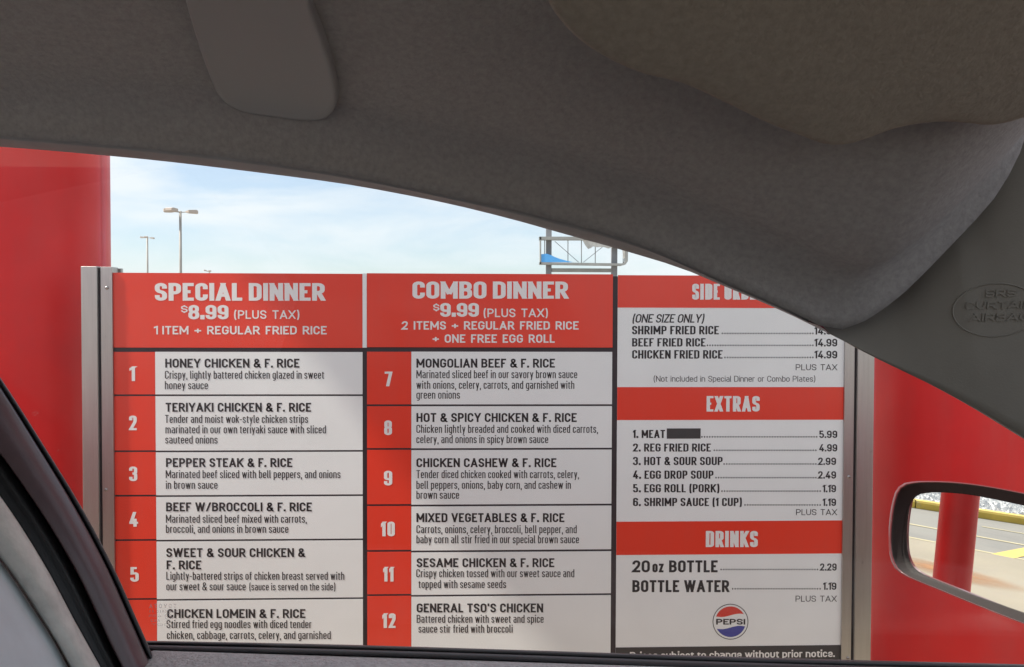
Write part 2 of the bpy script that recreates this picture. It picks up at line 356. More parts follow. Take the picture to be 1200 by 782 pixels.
def fillet(pts, w, closed):
    out = []; n = len(pts)
    for i, p in enumerate(pts):
        v = Vector(p[:2]); r = p[2] * w if len(p) > 2 else 0
        if not r or (not closed and i in (0, n - 1)): out.append(v); continue
        a = Vector(pts[i - 1][:2]); b = Vector(pts[(i + 1) % n][:2])
        def room(q, idx): return (q - v).length * (0.5 if len(pts[idx % n]) > 2 and (closed or 0 < idx % n < n - 1) else 0.95)
        rr = min(r, room(a, i - 1), room(b, i + 1))
        if rr < 1e-5: out.append(v); continue
        s = v + (a - v).normalized() * rr; e = v + (b - v).normalized() * rr
        for k in range(5):
            u = k / 4
            c = s.lerp(v, u).lerp(v.lerp(e, u), u); 
            # push the quadratic out to a circular arc
            out.append(c - (v - c) * 0.17 * math.sin(math.pi * u))
    res = []
    for p in out:
        if not res or (p - res[-1]).length > 1e-4: res.append(p)
    if closed and (res[0] - res[-1]).length < 1e-4: res.pop()
    return res
def glyph(ch, k, t, xh, q=1.0):
    """outline pieces of a glyph of cap height 1, stretched by k, stroke t"""
    low = ch in GL; gw, items = GL[ch] if low else G[ch]
    w = gw * k if gw else t
    if gw and w < t * 1.4: w = t * 1.4
    hgt = (xh if low else 1.0) / q
    def X(x): return t / 2 + x * (w - t)
    def Y(y):
        if y == 'A': return 1.0 / q - t / 2
        if y == 'T': return 0.90 / q - t / 2
        if y == 'D': return -0.24 / q + t / 2
        return t / 2 + y * (hgt - t)
    strokes = []; closed = False; i = 0
    snap = (0, hgt, 0, w)
    for it in items:
        if it == 'c': closed = True; continue
        if it == 'd':
            strokes.append(([Vector((-t * .05, t * .55 / q)), Vector((t * 1.05, t * .55 / q))], None, t * 1.1 / q)); continue
        if it == 't':
            xx = X(1) if ch == 'j' else t / 2
            strokes.append(([Vector((xx - t * .55, .94 / q)), Vector((xx + t * .55, .94 / q))], None, t * 1.1 / q)); continue
        if isinstance(it, tuple): continue
        pts = []
        for p in it:
            pts.append(tuple([X(p[0]), Y(p[1])] + ([p[2]] if len(p) > 2 else [])))
        sn = [0, hgt, 0, w]
        if any(p[1] in ('A',) for p in it): sn[1] = 1.0 / q
        if any(p[1] == 'D' for p in it): sn[0] = -0.24 / q
        if ch in '$,()': sn = [None] * 4
        fw = (w - t) if gw else t
        strokes.append((fillet(pts, max(fw, t * .8), closed), tuple(sn), t, closed)); closed = False
    out = []
    for s in strokes:
        vs, fs = ribbon(s[0], s[2], False, (None,) * 4) if len(s) == 3 else ribbon(s[0], s[2], s[3], s[1])
        out.append(([Vector((v.x, v.y * q)) for v in vs], fs))
    return out, w
def line_layout(s, t, k, sp, space, xh, q=1.0):
    x = 0; pieces = []
    for ch in s:
        if ch == ' ': x += space * (0.4 + 0.6 * k); continue
        if ch not in GL and ch not in G: continue
        gl, w = glyph(ch, k, t, xh, q)
        pieces.append((x, gl)); x += w + sp
    return pieces, x - sp
def lettering(name, lines, m, parent, Y, mapper=None):
    """lines: (text, px_left, px_right, py_baseline, cap_px, stroke, opts) all on the plane y = Y"""
    V, F = [], []
    for ln in lines:
        s, x0, x1, yb, cap, t = ln[:6]; o = ln[6] if len(ln) > 6 else {}
        xh = o.get('xh', .74); sp = o.get('sp', .07); q_ = o.get('q', .84 if t < .22 else .64); space = o.get('space', .24)
        A = W(x0, yb, 2.2); B = W(x1, yb, 2.2); Ct = W(x0, yb - cap, 2.2)
        ch_ = (Ct - A).length; width = (B - A).length / ch_
        if o.get('level'): A.z = B.z
        lo, hi = .35, 3.0
        for _ in range(22):
            k = (lo + hi) / 2
            if line_layout(s, t, k, sp, space, xh, q_)[1] < width: lo = k
            else: hi = k
        pieces, tot = line_layout(s, t, k, sp, space, xh, q_)
        fx = width / tot
        up = Vector((0, 0, 1)); rt = (B - A).normalized()
        lay = 0
        for (gx, gl) in pieces:
            lay = 0
            for vs, fs in gl:
                n = len(V); lay += 1
                for v in vs:
                    sh = v.y * o.get('shear', 0)
                    x = (gx + v.x) * fx + sh
                    p = A + rt * (x * ch_) + up * (v.y * ch_)
                    V.append((p.x, Y - 0.00003 * lay, p.z))
                F += [tuple(i + n for i in f) for f in fs]
    return mesh(name, V, F, m, parent)

# ------------------------------------------------------------------ the ground and what the side mirror shows
MC = W(1135, 640, 0.95)                         # a point on the mirror glass
d0 = (MC - EYE).normalized()
r0 = Vector((-math.cos(R(13)) * math.cos(R(8.6)), math.sin(R(13)) * math.cos(R(8.6)), -math.sin(R(8.6))))
MN = (r0 - d0).normalized()                     # mirror normal
def refl(px, py, z=0.0):
    p = Wp(px, py, MC, MN); d = (p - EYE).normalized(); r = d - 2 * d.dot(MN) * MN
    if r.z > -0.005: r.z = -0.005
    return p + r * ((z - p.z) / r.z)
def refl_at(px, py, dist):
    p = Wp(px, py, MC, MN); d = (p - EYE).normalized(); r = d - 2 * d.dot(MN) * MN
    return p + r * dist

def sheet(name, pts, z, m, kind='structure', label=None):
    vs = [(p[0], p[1], z) for p in pts]
    o = mesh(name, vs, [tuple(range(len(vs)))], m, recalc=True)
    if o.data.polygons[0].normal.z < 0: o.data.flip_normals()
    tag(o, label, kind=kind); return o
def cut(a, b, x):           # point on line a-b at given x
    a = Vector(a[:2]); b = Vector(b[:2]); t = (x - a.x) / (b.x - a.x); return a.lerp(b, t)
kA, kB = refl(1070.6, 596), refl(1200, 616)
l1a, l1b = refl(1062, 614.5), refl(1200, 640)
l2a, l2b = refl(1058, 630.6), refl(1177.5, 654)

sheet('ground', [(-900, -900), (900, -900), (900, 1500), (-900, 1500)], 0.0, M['lot'])
def ext(a, b, y0, y1):
    a = Vector(a[:2]); b = Vector(b[:2]); f = lambda y: a.lerp(b, (y - a.y) / (b.y - a.y)); return f(y0), f(y1)
Y0, Y1 = -14.0, 22.0
k0, k1 = ext(kA, kB, Y0, Y1); l20, l21 = ext(l2a, l2b, Y0, Y1); l10, l11 = ext(l1a, l1b, Y0, Y1)
# concrete lane that the car stands on, with joints between its slabs
slabs = empty('driveway', (0, 0, 0)); tag(slabs, kind='structure')
edge = lambda y: l20.lerp(l21, (y - Y0) / (Y1 - Y0))
def slab(x0, x1, y0, y1, first):
    g = 0.006; z = 0.012
    a = [Vector((x0 + g, y0 + g)), Vector((x1 - g, y0 + g)), Vector((x1 - g, y1 - g)), Vector((x0 + g, y1 - g))]
    if first: a[0] = edge(y0 + g); a[3] = edge(y1 - g)
    vs = [(p.x, p.y, -0.05) for p in a] + [(p.x, p.y, z) for p in a]
    o = mesh('slab', vs, [(4, 5, 6, 7), (0, 4, 7, 3), (1, 2, 6, 5), (0, 1, 5, 4), (3, 7, 6, 2)], M['concrete'], slabs)
    return o
ys = [-14, -10.4, -6.8, -3.2, 0.4, 4.0, 7.6, 11.2, 14.8, 18.4, 22]
xs = [None, -1.2, 2.4, 6.0, 9.6, 13.2]
for ya, yb in zip(ys, ys[1:]):
    for xa, xb in zip(xs, xs[1:]):
        slab(xa if xa is not None else -5, xb, ya, yb, xa is None)
road = mesh('road', [(l20.x, l20.y, 0.006), (l21.x, l21.y, 0.006), (k1.x, k1.y, 0.006), (k0.x, k0.y, 0.006)], [(0, 1, 2, 3)], M['asphalt'], recalc=True)
if road.data.polygons[0].normal.z < 0: road.data.flip_normals()
tag(road, kind='structure')
def stripe(name, a, b, w, z, m, parent):
    a = Vector(a[:2]); b = Vector(b[:2]); d = (b - a).normalized(); n = Vector((-d.y, d.x)) * w / 2
    q = [a - n, b - n, b + n, a + n]
    o = mesh(name, [(p.x, p.y, z) for p in q], [(0, 1, 2, 3)], m, parent, recalc=True)
    if o.data.polygons[0].normal.z < 0: o.data.flip_normals()
    return o
stripe('lane_line', l10, l11, 0.07, 0.010, M['pale_yellow'], road)
stripe('lane_line', l20 + Vector((-0.06, 0)), l21 + Vector((-0.06, 0)), 0.06, 0.010, M['pale_yellow'], road)
m_a, m_b = refl(1150, 618), refl(1200, 626.6)
stripe('lane_line', m_a, Vector(m_b[:2]) + (Vector(m_b[:2]) - Vector(m_a[:2])) * 3, 0.05, 0.010, M['pale_yellow'], road)
t_a, t_b = refl(1173, 653.5), refl(1200, 648)
stripe('lane_line', t_a, Vector(t_b[:2]) + (Vector(t_b[:2]) - Vector(t_a[:2])) * 2, 0.16, 0.0115, M['yellow'], road)
f_a, f_b = refl(1150, 581.6), refl(1194, 590)
o = stripe('far_lane_line', f_a, f_b, 0.14, 0.006, M['letter_white'], None); tag(o, kind='structure')
# kerb and gravel bed
kd = (k1 - k0).normalized(); kn = Vector((kd.y, -kd.x))
if kn.x > 0: kn = -kn
def kerb_row(off, z): return [Vector((*(k0 + kd * s * 1.8 + kn * off), z)) for s in range(0, 23)]
kerb = empty('kerb', (0, 0, 0)); tag(kerb, kind='structure')
for i in range(22):
    a = k0 + kd * (i * 1.8 + 0.006); b = k0 + kd * ((i + 1) * 1.8 - 0.006)
    pr = [(0, -0.05), (0.0, 0.075), (0.02, 0.098), (0.16, 0.10), (0.16, -0.05)]
    rows = [[Vector((*(p + kn * o), z)) for o, z in pr] for p in (a, b)]
    o = loft('kerb_stone', rows, M['yellow'], kerb, smooth=False)
gb = mesh('gravel_bed', [(*(k0 + kn * .16), .09), (*(k1 + kn * .16), .09), (*(k1 + kn * 1.75), .09), (*(k0 + kn * 1.75), .09)], [(0, 1, 2, 3)], M['gravel'], recalc=True)
if gb.data.polygons[0].normal.z < 0: gb.data.flip_normals()
tag(gb, kind='structure')
V, F = [], []
kc = Vector(((kA + kB) / 2)[:2])
for i in range(5200):
    s = random.uniform(-5.5, 6); q = random.uniform(0.18, 1.75); c = kc + kd * s + kn * q; r = random.uniform(0.018, 0.05)
    n = len(V); rz = random.uniform(0, 6.28)
    for (x, y, z) in ((1, 0, 0), (0, 1, 0), (-1, 0, 0), (0, -1, 0), (0, 0, 1)):
        a = x * math.cos(rz) - y * math.sin(rz); b2 = x * math.sin(rz) + y * math.cos(rz)
        V.append((c.x + a * r * random.uniform(.7, 1.3), c.y + b2 * r * random.uniform(.7, 1.3), .088 + z * r * random.uniform(.6, 1.1)))
    F += [(n, n + 1, n + 4), (n + 1, n + 2, n + 4), (n + 2, n + 3, n + 4), (n + 3, n, n + 4)]
tag(mesh('gravel', V, F, M['gravel']), 'pale loose gravel along the yellow kerb', 'gravel', kind='stuff')
# rust stain soaked into the slab (a mark of its own shape)
def stain_mat():
    m = mat('rust_stain', (0.40, 0.19, 0.075), 0.9); n = m.node_tree.nodes; l = m.node_tree.links
    b = n['Principled BSDF']; tc = n.new('ShaderNodeTexCoord'); gr = n.new('ShaderNodeTexGradient'); gr.gradient_type = 'SPHERICAL'
    no = n.new('ShaderNodeTexNoise'); no.inputs['Scale'].default_value = 2.2; no.inputs['Detail'].default_value = 6
    mu = n.new('ShaderNodeMath'); mu.operation = 'MULTIPLY'; mr = n.new('ShaderNodeMapRange'); mr.inputs[1].default_value = 0.04; mr.inputs[2].default_value = 0.5; mr.inputs[4].default_value = 0.85
    l.new(tc.outputs['Object'], gr.inputs[0]); l.new(tc.outputs['Object'], no.inputs['Vector']); l.new(gr.outputs[0], mu.inputs[0]); l.new(no.outputs[0], mu.inputs[1])
    l.new(mu.outputs[0], mr.inputs[0]); l.new(mr.outputs[0], b.inputs['Alpha']); return m
s1, s2 = refl(1059, 659.6), refl(1166, 686)
sc_ = (s1 + s2) / 2; o = mesh('rust_stain', [(-1, -1, 0), (1, -1, 0), (1, 1, 0), (-1, 1, 0)], [(0, 1, 2, 3)], stain_mat())
o.location = (sc_.x, sc_.y, 0.016); o.scale = (0.34, 0.62, 1); o.rotation_euler.z = math.atan2(-(s2 - s1).x, (s2 - s1).y)
tag(o, kind='structure')
# round red post
pc = refl_at(1118, 640, 3.1); r_post = 17.5 / 900 * (3.1 + (MC - EYE).length) * .96
post = empty('steel_post', (pc.x, pc.y, 0.012)); tag(post, 'round red painted steel post standing on the concrete, seen in the door mirror', 'post')
vs, fs = tube([(pc.x, pc.y, 0.03), (pc.x, pc.y, 2.9)], r_post, 40)
mesh('post_shaft', vs, fs, M['post_red'], post, smooth=True).modifiers.new('e', 'EDGE_SPLIT')
vs, fs = tube([(pc.x, pc.y, 0.012), (pc.x, pc.y, 0.03)], r_post * 1.7, 32)
mesh('base_plate', vs, fs, M['post_red'], post)

# ------------------------------------------------------------------ red pillars and the canopy they carry
YB = 2.2
def xw(px, py=500): return W(px, py, YB).x
def zw(py, px=600): return W(px, py, YB).z
PY0, PY1, PR = 2.24, 2.74, .25
def pillar(name, px, side, label):
    """square pillar with broad rounded corners; its outline towards the board is seen at photograph column px"""
    d = ray(px, 330); a = d.x / d.y                      # sight line x = a * y
    al = math.atan(abs(a))
    cy = PY0 + PR
    cx = a * cy + side * PR / math.cos(al)               # centre of the rounded corner next to the board
    x_in, x_out = cx - side * PR, cx + side * .80
    x0, x1 = min(x_in, x_out), max(x_in, x_out)
    t = empty(name, ((x0 + x1) / 2, 2.49, 0.012)); tag(t, label, 'pillar', 'red pillars beside the menu board')
    prof = []
    for (qx, qy, a0) in ((x1 - PR, PY0 + PR, -90), (x1 - PR, PY1 - PR, 0), (x0 + PR, PY1 - PR, 90), (x0 + PR, PY0 + PR, 180)):
        for i in range(13): q = R(a0 + i * 7.5); prof.append((qx + PR * math.cos(q), qy + PR * math.sin(q)))
    n = len(prof); vs = [(x, y, z) for z in (.03, 3.8) for x, y in prof]
    fs = [(i, (i + 1) % n, (i + 1) % n + n, i + n) for i in range(n)]
    mesh('pillar_shaft', vs, fs, M['red_steel'], t, smooth=True)
    box('base_plate', x0 - .04, x1 + .04, PY0 - .01, PY1 + .04, 0.012, 0.03, M['red_steel'], t, bv=.003)
    return t
pillar('pillar', 130.5, -1, 'wide red painted steel pillar left of the special dinner column')
pillar('pillar', 1012, 1, 'wide red painted steel pillar behind the door mirror')
# canopy: its left edge throws the slanting shade line on the board
e0 = W(352, 405, YB); zc = 3.8
xe = e0.x - (zc - e0.z) * (1.0 / 1.26)
can = empty('canopy', (0, 2.3, zc)); tag(can, 'flat red canopy roof over the menu board', 'canopy')
box('canopy_deck', xe + .02, 2.3, 1.62, 3.08, zc + .02, zc + .20, M['pole'], can)
box('fascia', xe, 2.32, 1.60, 1.62, zc, zc + .26, M['red_steel'], can); box('fascia', xe, 2.32, 3.08, 3.10, zc, zc + .26, M['red_steel'], can)
box('fascia', xe, xe + .02, 1.62, 3.08, zc, zc + .26, M['red_steel'], can); box('fascia', 2.30, 2.32, 1.62, 3.08, zc, zc + .26, M['red_steel'], can)

# ------------------------------------------------------------------ the menu board
board = empty('menu_board', (0, 2.25, 0.03)); tag(board, 'red and white drive through menu board in a stainless steel frame', 'menu board')
F0 = YB                     # front plane of the printed cards
zt = zw(320.4, 135); zb = zw(790)
box('backing_panel', xw(131.6), xw(988.6), F0 + .002, F0 + .034, zb, zt - .002, M['backing'], board)
def card(name, px0, px1, pt, pb, m, parent, y0=F0, d=.002, pxr=None):
    x0 = W(px0, 560, YB).x; x1 = W(px1, 560, YB).x; a = W((px0 + px1) / 2, pt, YB).z; b = W((px0 + px1) / 2, pb, YB).z
    return box(name, x0, x1, y0, y0 + d, b, a, m, parent)
T_D, T_T, T_H, T_N = .122, .205, .275, .225      # stroke weights: description, title, heading, number
LY = F0 - .0004
D = dict(sp=.105, space=.24); TT = dict(sp=.11, space=.28); HH = dict(sp=.085, space=.22); WD = dict(sp=.14, space=.42)
# column 1
xA, xB = 134.6, 425.0
h = card('header_panel', xA, xB, 320.4, 407.6, M['red_print'], board, F0 - .001, .003)
lettering('header_lettering', [
    ('SPECIAL DINNER', 181.7, 381, 352.6, 20.8, T_H, HH), ('$', 212.3, 220.2, 366.2, 7.6, .24, HH), ('8.99', 221, 268, 374.4, 16.8, T_H, dict(sp=.08)),
    ('(PLUS TAX)', 274.5, 351, 373.8, 10, .17, WD), ('1', 180.6, 185.4, 392, 9.8, .2, WD), ('ITEM + REGULAR FRIED RICE', 190.5, 383, 392, 9.8, .2, WD)], M['letter_white'], h, LY - .001)
def item(px0, px1, pxs, pt, pb, num, nx0, nx1, nb, title, desc, bottom=None):
    c = card('menu_card', pxs, px1, pt, pb, M['white_print'], board)
    card('number_tile', px0, pxs - .25, pt, pb, M['red_print'], c)
    if num: lettering('number_lettering', [(num, nx0, nx1, nb, 17.2, T_N, dict(sp=.12))], M['letter_white'], c, LY)
    lettering('title_lettering', [(s, a, b, y, 10.5, T_T, TT) for s, a, b, y in title], M['letter_black'], c, LY)
    lettering('description_lettering', [(s, a, b, y, o.pop('cap', 9.4), o.pop('t', T_D), {**D, **o}) for s, a, b, y, o in [(d + ({},))[:5] if len(d) == 4 else d for d in desc]], M['letter_grey'], c, LY)
    return c
C1 = (133.2, 425.2, 182)
item(134.6, 425.0, 182.8, 412.6, 462.3, '1', 151.8, 158.4, 446.7, [('HONEY CHICKEN & F. RICE', 193.7, 351, 431)],
     [('Crispy, lightly battered chicken glazed in sweet', 193.3, 379.8, 444), ('honey sauce', 193.3, 243.7, 456.3)])
item(134.6, 425.0, 182.8, 464.4, 527.9, '2', 151.4, 160.4, 504.3, [('TERIYAKI CHICKEN & F. RICE', 194.2, 364.7, 482.7)],
     [('Tender and moist wok-style chicken strips', 193.5, 361, 495.8), ('marinated in our own teriyaki sauce with sliced', 194, 382, 508), ('sauteed onions', 193.8, 255, 520)])
item(134.6, 425.0, 182.8, 530, 580.0, '3', 151.4, 161, 564, [('PEPPER STEAK & F. RICE', 194.6, 342.7, 547.5)],
     [('Marinated beef sliced with bell peppers, and onions', 194.3, 399, 560.5), ('in brown sauce', 194.5, 255, 573)])
item(134.6, 425.0, 182.8, 582.2, 632.0, '4', 151.7, 162, 617.3, [('BEEF W/BROCCOLI & F. RICE', 194.7, 365.5, 599.4)],
     [('Marinated sliced beef mixed with carrots,', 194.5, 359.5, 612.8), ('broccoli, and onions in brown sauce', 194.5, 338, 624.6)])
item(134.6, 425.0, 182.8, 634.2, 701.2, '5', 152.8, 162.8, 681.8, [('SWEET & SOUR CHICKEN &', 195, 357.5, 653), ('F. RICE', 195.3, 236, 667.4)],
     [('Lightly-battered strips of chicken breast served with', 195, 403.5, 679.6), ('our sweet & sour sauce', 195, 288, 692), ('(sauce is served on the side)', 292.2, 393, 692, dict(cap=8.6))])
item(134.6, 425.0, 182.8, 703.4, 800, '6', 153.2, 163, 746, [('CHICKEN LOMEIN & F. RICE', 196, 358, 724.4)],
     [('Stirred fried egg noodles with diced tender', 195.3, 365, 736.2), ('chicken, cabbage, carrots, celery, and garnished', 195.6, 387.6, 749)])
# column 2
h = card('header_panel', 430.25, 716.9, 321, 407.2, M['red_print'], board, F0 - .001, .003)
lettering('header_lettering', [
    ('COMBO DINNER', 483.4, 665.7, 350.2, 20.2, T_H, HH), ('$', 507.6, 515, 364.2, 7.6, .24, HH), ('9.99', 515.9, 561.2, 371.4, 16.2, T_H, dict(sp=.08)),
    ('(PLUS TAX)', 566.7, 642, 371.8, 10, .17, WD), ('2 ITEMS + REGULAR FRIED RICE', 470.8, 678, 386.4, 9.8, .2, WD), ('+ ONE FREE EGG ROLL', 507, 650, 401.8, 9.8, .2, WD)], M['letter_white'], h, LY - .001)
item(430.25, 716.65, 482.1, 412.4, 474.0, '7', 450.8, 459.8, 452.8, [('MONGOLIAN BEEF & F. RICE', 488, 650.3, 431)],
     [('Marinated sliced beef in our savory brown sauce', 488, 676.4, 443.4), ('with onions, celery, carrots, and garnished with', 488, 673, 455.8), ('green onions', 488, 539, 467.4)])
item(430.25, 716.65, 482.1, 476.2, 525.2, '8', 450.2, 459.4, 510, [('HOT & SPICY CHICKEN & F. RICE', 488, 675.8, 494.7)],
     [('Chicken lightly breaded and cooked with diced carrots,', 488, 700.7, 507.4), ('celery, and onions in spicy brown sauce', 488, 642.4, 519.5)])
item(430.25, 716.65, 482.1, 527.4, 591.0, '9', 450, 459.7, 569, [('CHICKEN CASHEW & F. RICE', 488, 652, 547.6)],
     [('Tender diced chicken cooked with carrots, celery,', 488, 678.5, 560.5), ('bell peppers, onions, baby corn, and cashew in', 488, 669, 573), ('brown sauce', 488, 538, 584.7)])
item(430.25, 716.65, 482.1, 593.3, 644.6, '10', 446.5, 462.7, 628.6, [('MIXED VEGETABLES & F. RICE', 488, 661.4, 612)],
     [('Carrots, onions, celery, broccoli, bell pepper, and', 488, 675.8, 625), ('baby corn all stir fried in our special brown sauce', 488, 678.4, 636.8)])
item(430.25, 716.65, 482.1, 647, 696.4, '11', 449, 461.2, 681.6, [('SESAME CHICKEN & F. RICE', 488.3, 649.6, 664.8)],
     [('Crispy chicken tossed with our sweet sauce and', 487.8, 673, 676.6), ('topped with sesame seeds', 490.5, 593, 689.3)])
item(430.25, 716.65, 482.1, 698.7, 800, '12', 448, 463.6, 736, [("GENERAL TSO'S CHICKEN", 488.3, 636.5, 717.8)],
     [('Battered chicken with sweet and spice', 488.3, 637, 730), ('sauce stir fried with broccoli', 490.5, 600.7, 741.6)])
card('divider_strip', 425.2, 430.0, 320.6, 407.6, M['white_print'], board, F0 - .001, .003)
# column 3
sp_ = card('side_panel', 722.7, 987.75, 323.2, 800, M['white_print'], board)
def band(pt, pb): return card('heading_band', 722.7, 987.75, pt, pb, M['red_print'], sp_, F0 - .0006, .0004)
lb = LY - .0008
b1 = band(323.2, 361); b2 = band(453.8, 492.2); b3 = band(610.8, 649.6)
LT = []
LT += [('SIDE ORDERS', 811, 905, 351.3, 18.6, .225, HH), ('EXTRAS', 827.8, 890, 482.4, 18.2, .225, HH), ('DRINKS', 826.9, 887.8, 641.2, 19, .225, HH)]
for l_ in LT: lettering('heading_lettering', [l_], M['letter_white'], sp_, lb)
def dots(x0, x1, y):
    """a row of leader dots"""
    A = W(x0, y, YB); B = W(x1, y, YB); n = int((x1 - x0) / 3.0); vs, fs = [], []
    for i in range(n + 1):
        c = A.lerp(B, i / n); q = .0017; k = len(vs)
        for qx, qz in ((-1, .2), (-.6, 0), (.6, 0), (1, .2), (1, 2.5), (.6, 2.7), (-.6, 2.7), (-1, 2.5)): vs.append((c.x + q * qx, LY, c.z + q * qz))
        fs.append(tuple(range(k, k + 8)))
    return vs, fs
B_ = .22; PT = dict(sp=.14, space=.4)
rows = [('(ONE SIZE ONLY)', 740.7, 824.4, 378.3, 10, .16, dict(sp=.08, shear=.18)),
        ('SHRIMP FRIED RICE', 740.7, 842.3, 392, 9.9, B_, TT), ('BEEF FRIED RICE', 740.7, 826.7, 406.2, 9.7, B_, TT), ('CHICKEN FRIED RICE', 740.7, 846.7, 420.4, 9.9, B_, TT),
        ('14.99', 954.4, 981, 392.2, 9, .20, dict(sp=.1)), ('14.99', 954.4, 981, 406.2, 9, .20, dict(sp=.1)), ('14.99', 954.4, 981, 420.2, 9, .20, dict(sp=.1)),
        ('1. MEAT', 741.8, 779.2, 513.4, 9.4, B_, TT), ('2. REG FRIED RICE', 741.7, 833, 529.3, 9.4, B_, TT), ('3. HOT & SOUR SOUP', 741.7, 846.7, 545.2, 9.6, B_, TT),
        ('4. EGG DROP SOUP', 741.7, 836, 561.2, 9.6, B_, TT), ('5. EGG ROLL (PORK)', 741.8, 843, 577.1, 9.6, B_, TT), ('6. SHRIMP SAUCE (1 CUP)', 741.8, 869.4, 593.2, 9.6, B_, TT),
        ('5.99', 960, 981, 513.4, 8.6, .20, dict(sp=.1)), ('4.99', 959.8, 981, 529.2, 8.6, .20, dict(sp=.1)), ('2.99', 958.5, 979.6, 545, 8.6, .20, dict(sp=.1)),
        ('2.49', 958.5, 979.6, 561, 8.6, .20, dict(sp=.1)), ('1.19', 964, 979.6, 577, 8.6, .20, dict(sp=.1)), ('1.19', 964, 979.6, 593, 8.6, .20, dict(sp=.1)),
        ('20', 741, 761.5, 670.8, 14, .215, TT), ('oz', 764.5, 777.5, 670.8, 13.6, .2, TT), ('BOTTLE', 784, 840.9, 670.8, 14, .215, TT), ('BOTTLE WATER', 741, 854.4, 694, 14, .215, TT),
        ('2.29', 960.8, 980.3, 668.8, 8.4, .20, dict(sp=.1)), ('1.19', 964.5, 980, 691.2, 8.4, .20, dict(sp=.1))]
for l_ in rows: lettering('price_lettering' if l_[0][0].isdigit() and '.' in l_[0][:3] and ' ' not in l_[0] else 'item_lettering', [l_], M['letter_black'], sp_, LY)
for l_ in [('PLUS TAX', 932.4, 981, 434, 7, .13, PT), ('PLUS TAX', 932.8, 980.8, 603.8, 7, .13, PT), ('PLUS TAX', 932.2, 980.3, 705.2, 7, .13, PT),
        ('(Not included in Special Dinner or Combo Plates)', 766, 955.3, 447.4, 6.8, .11, dict(sp=.12, space=.34))]: lettering('note_lettering', [l_], M['letter_grey'], sp_, LY)
for vs, fs in ([dots(846.5, 952.5, 391.8), dots(829, 952.5, 405.8), dots(849.5, 952.5, 420), dots(822.5, 957, 513), dots(837, 956, 528.8), dots(848.5, 956, 544.8),
               dots(839, 956, 560.8), dots(846, 961, 576.6), dots(873, 961, 592.8), dots(845, 958, 668.4), dots(858.5, 961, 691)]):
    mesh('leader_dots', vs, fs, M['letter_black'], sp_)['kind'] = 'stuff'
card('cover_tape', 781, 820.6, 502.2, 514.2, M['strip'], sp_, F0 - .0006, .0004)
card('notice_strip', 722.7, 987.75, 757.4, 800, M['strip'], sp_, F0 - .0006, .0004)
lettering('notice_lettering', [('Prices subject to change without prior notice.', 738, 978, 769.8, 8.6, .2, dict(sp=.09, space=.26, level=1))], M['letter_white'], sp_, lb)
# round logo: thin ring, red wave above, blue wave below
def disc_part(cx, cy, rad, lo, hi, n=36):
    up_, dn = [], []
    for i in range(n + 1):
        x = -1 + 2 * i / n; c = math.sqrt(max(0, 1 - x * x)); a = max(-c, min(c, lo(x))); b = max(-c, min(c, hi(x)))
        up_.append((x, b)); dn.append((x, a))
    vs = [W(cx + x * rad, cy - y * rad, YB) for x, y in dn + up_]; n += 1
    return [(v.x, LY, v.z) for v in vs], [(i, i + 1, i + 1 + n, i + n) for i in range(n - 1)]
wave = lambda x: .12 * math.sin(x * 2.7) + .01
lv, lf = disc_part(856, 728.7, 17.9, lambda x: .42 + .11 * math.sin(x * 2.6), lambda x: 2)
vs2, fs2 = disc_part(856, 728.7, 17.9, lambda x: -2, lambda x: -.38 + .11 * math.sin(x * 2.6))
ring = []; rf = []
for i in range(64):
    a = i * math.pi / 32
    for q in (20.9, 20.1): v = W(856 + q * math.cos(a), 728.7 - q * math.sin(a), YB); ring.append((v.x, LY, v.z))
for i in range(64): j = (i + 1) % 64; rf.append((2 * i, 2 * j, 2 * j + 1, 2 * i + 1))
V, F = join([(lv, lf), (vs2, fs2), (ring, rf)])
mesh('drink_logo', V, F, M['logo_red'], sp_, mats=[M['logo_red'], M['logo_blue'], M['letter_grey']], mi=[0] * len(lf) + [1] * len(fs2) + [2] * len(rf))
lettering('logo_lettering', [('PEPSI', 839.2, 873.2, 732, 6.6, .29, dict(sp=.14))], M['letter_black'], sp_, LY - .0001)
# stainless frame
def channel(px0, px1, pg0, pg1, side):
    zt2 = zw(312.5, 110); zbb = zw(815)
    if side < 0: wide, flange = (px0, pg0), (pg1, px1)
    else: flange, wide = (px0, pg0), (pg1, px1)
    a, b = xw(wide[0]), xw(wide[1]); c, d = xw(flange[0]), xw(flange[1])
    ch = box('frame_channel', a, b, F0 - .0095, F0 + .034, zbb, zt2, M['steel'], board, bv=.0015)
    box('flange', c, d, F0 - .0065, F0 + .030, zbb, zt2 - .001, M['steel'], ch, bv=.0008)
    g0, g1 = (b, c) if side < 0 else (d, a)
    box('gasket', g0 + .0003, g1 - .0003, F0 - .002, F0 + .028, zbb + .004, zt2 - .003, M['backing'], ch)
    # folded return lip beside the groove
    if side < 0: box('return_lip', b - .0028, b - .0004, F0 - .0125, F0 - .0095, zbb, zt2, M['steel'], ch)
    else: box('return_lip', a + .0004, a + .0028, F0 - .0125, F0 - .0095, zbb, zt2, M['steel'], ch)
    return ch
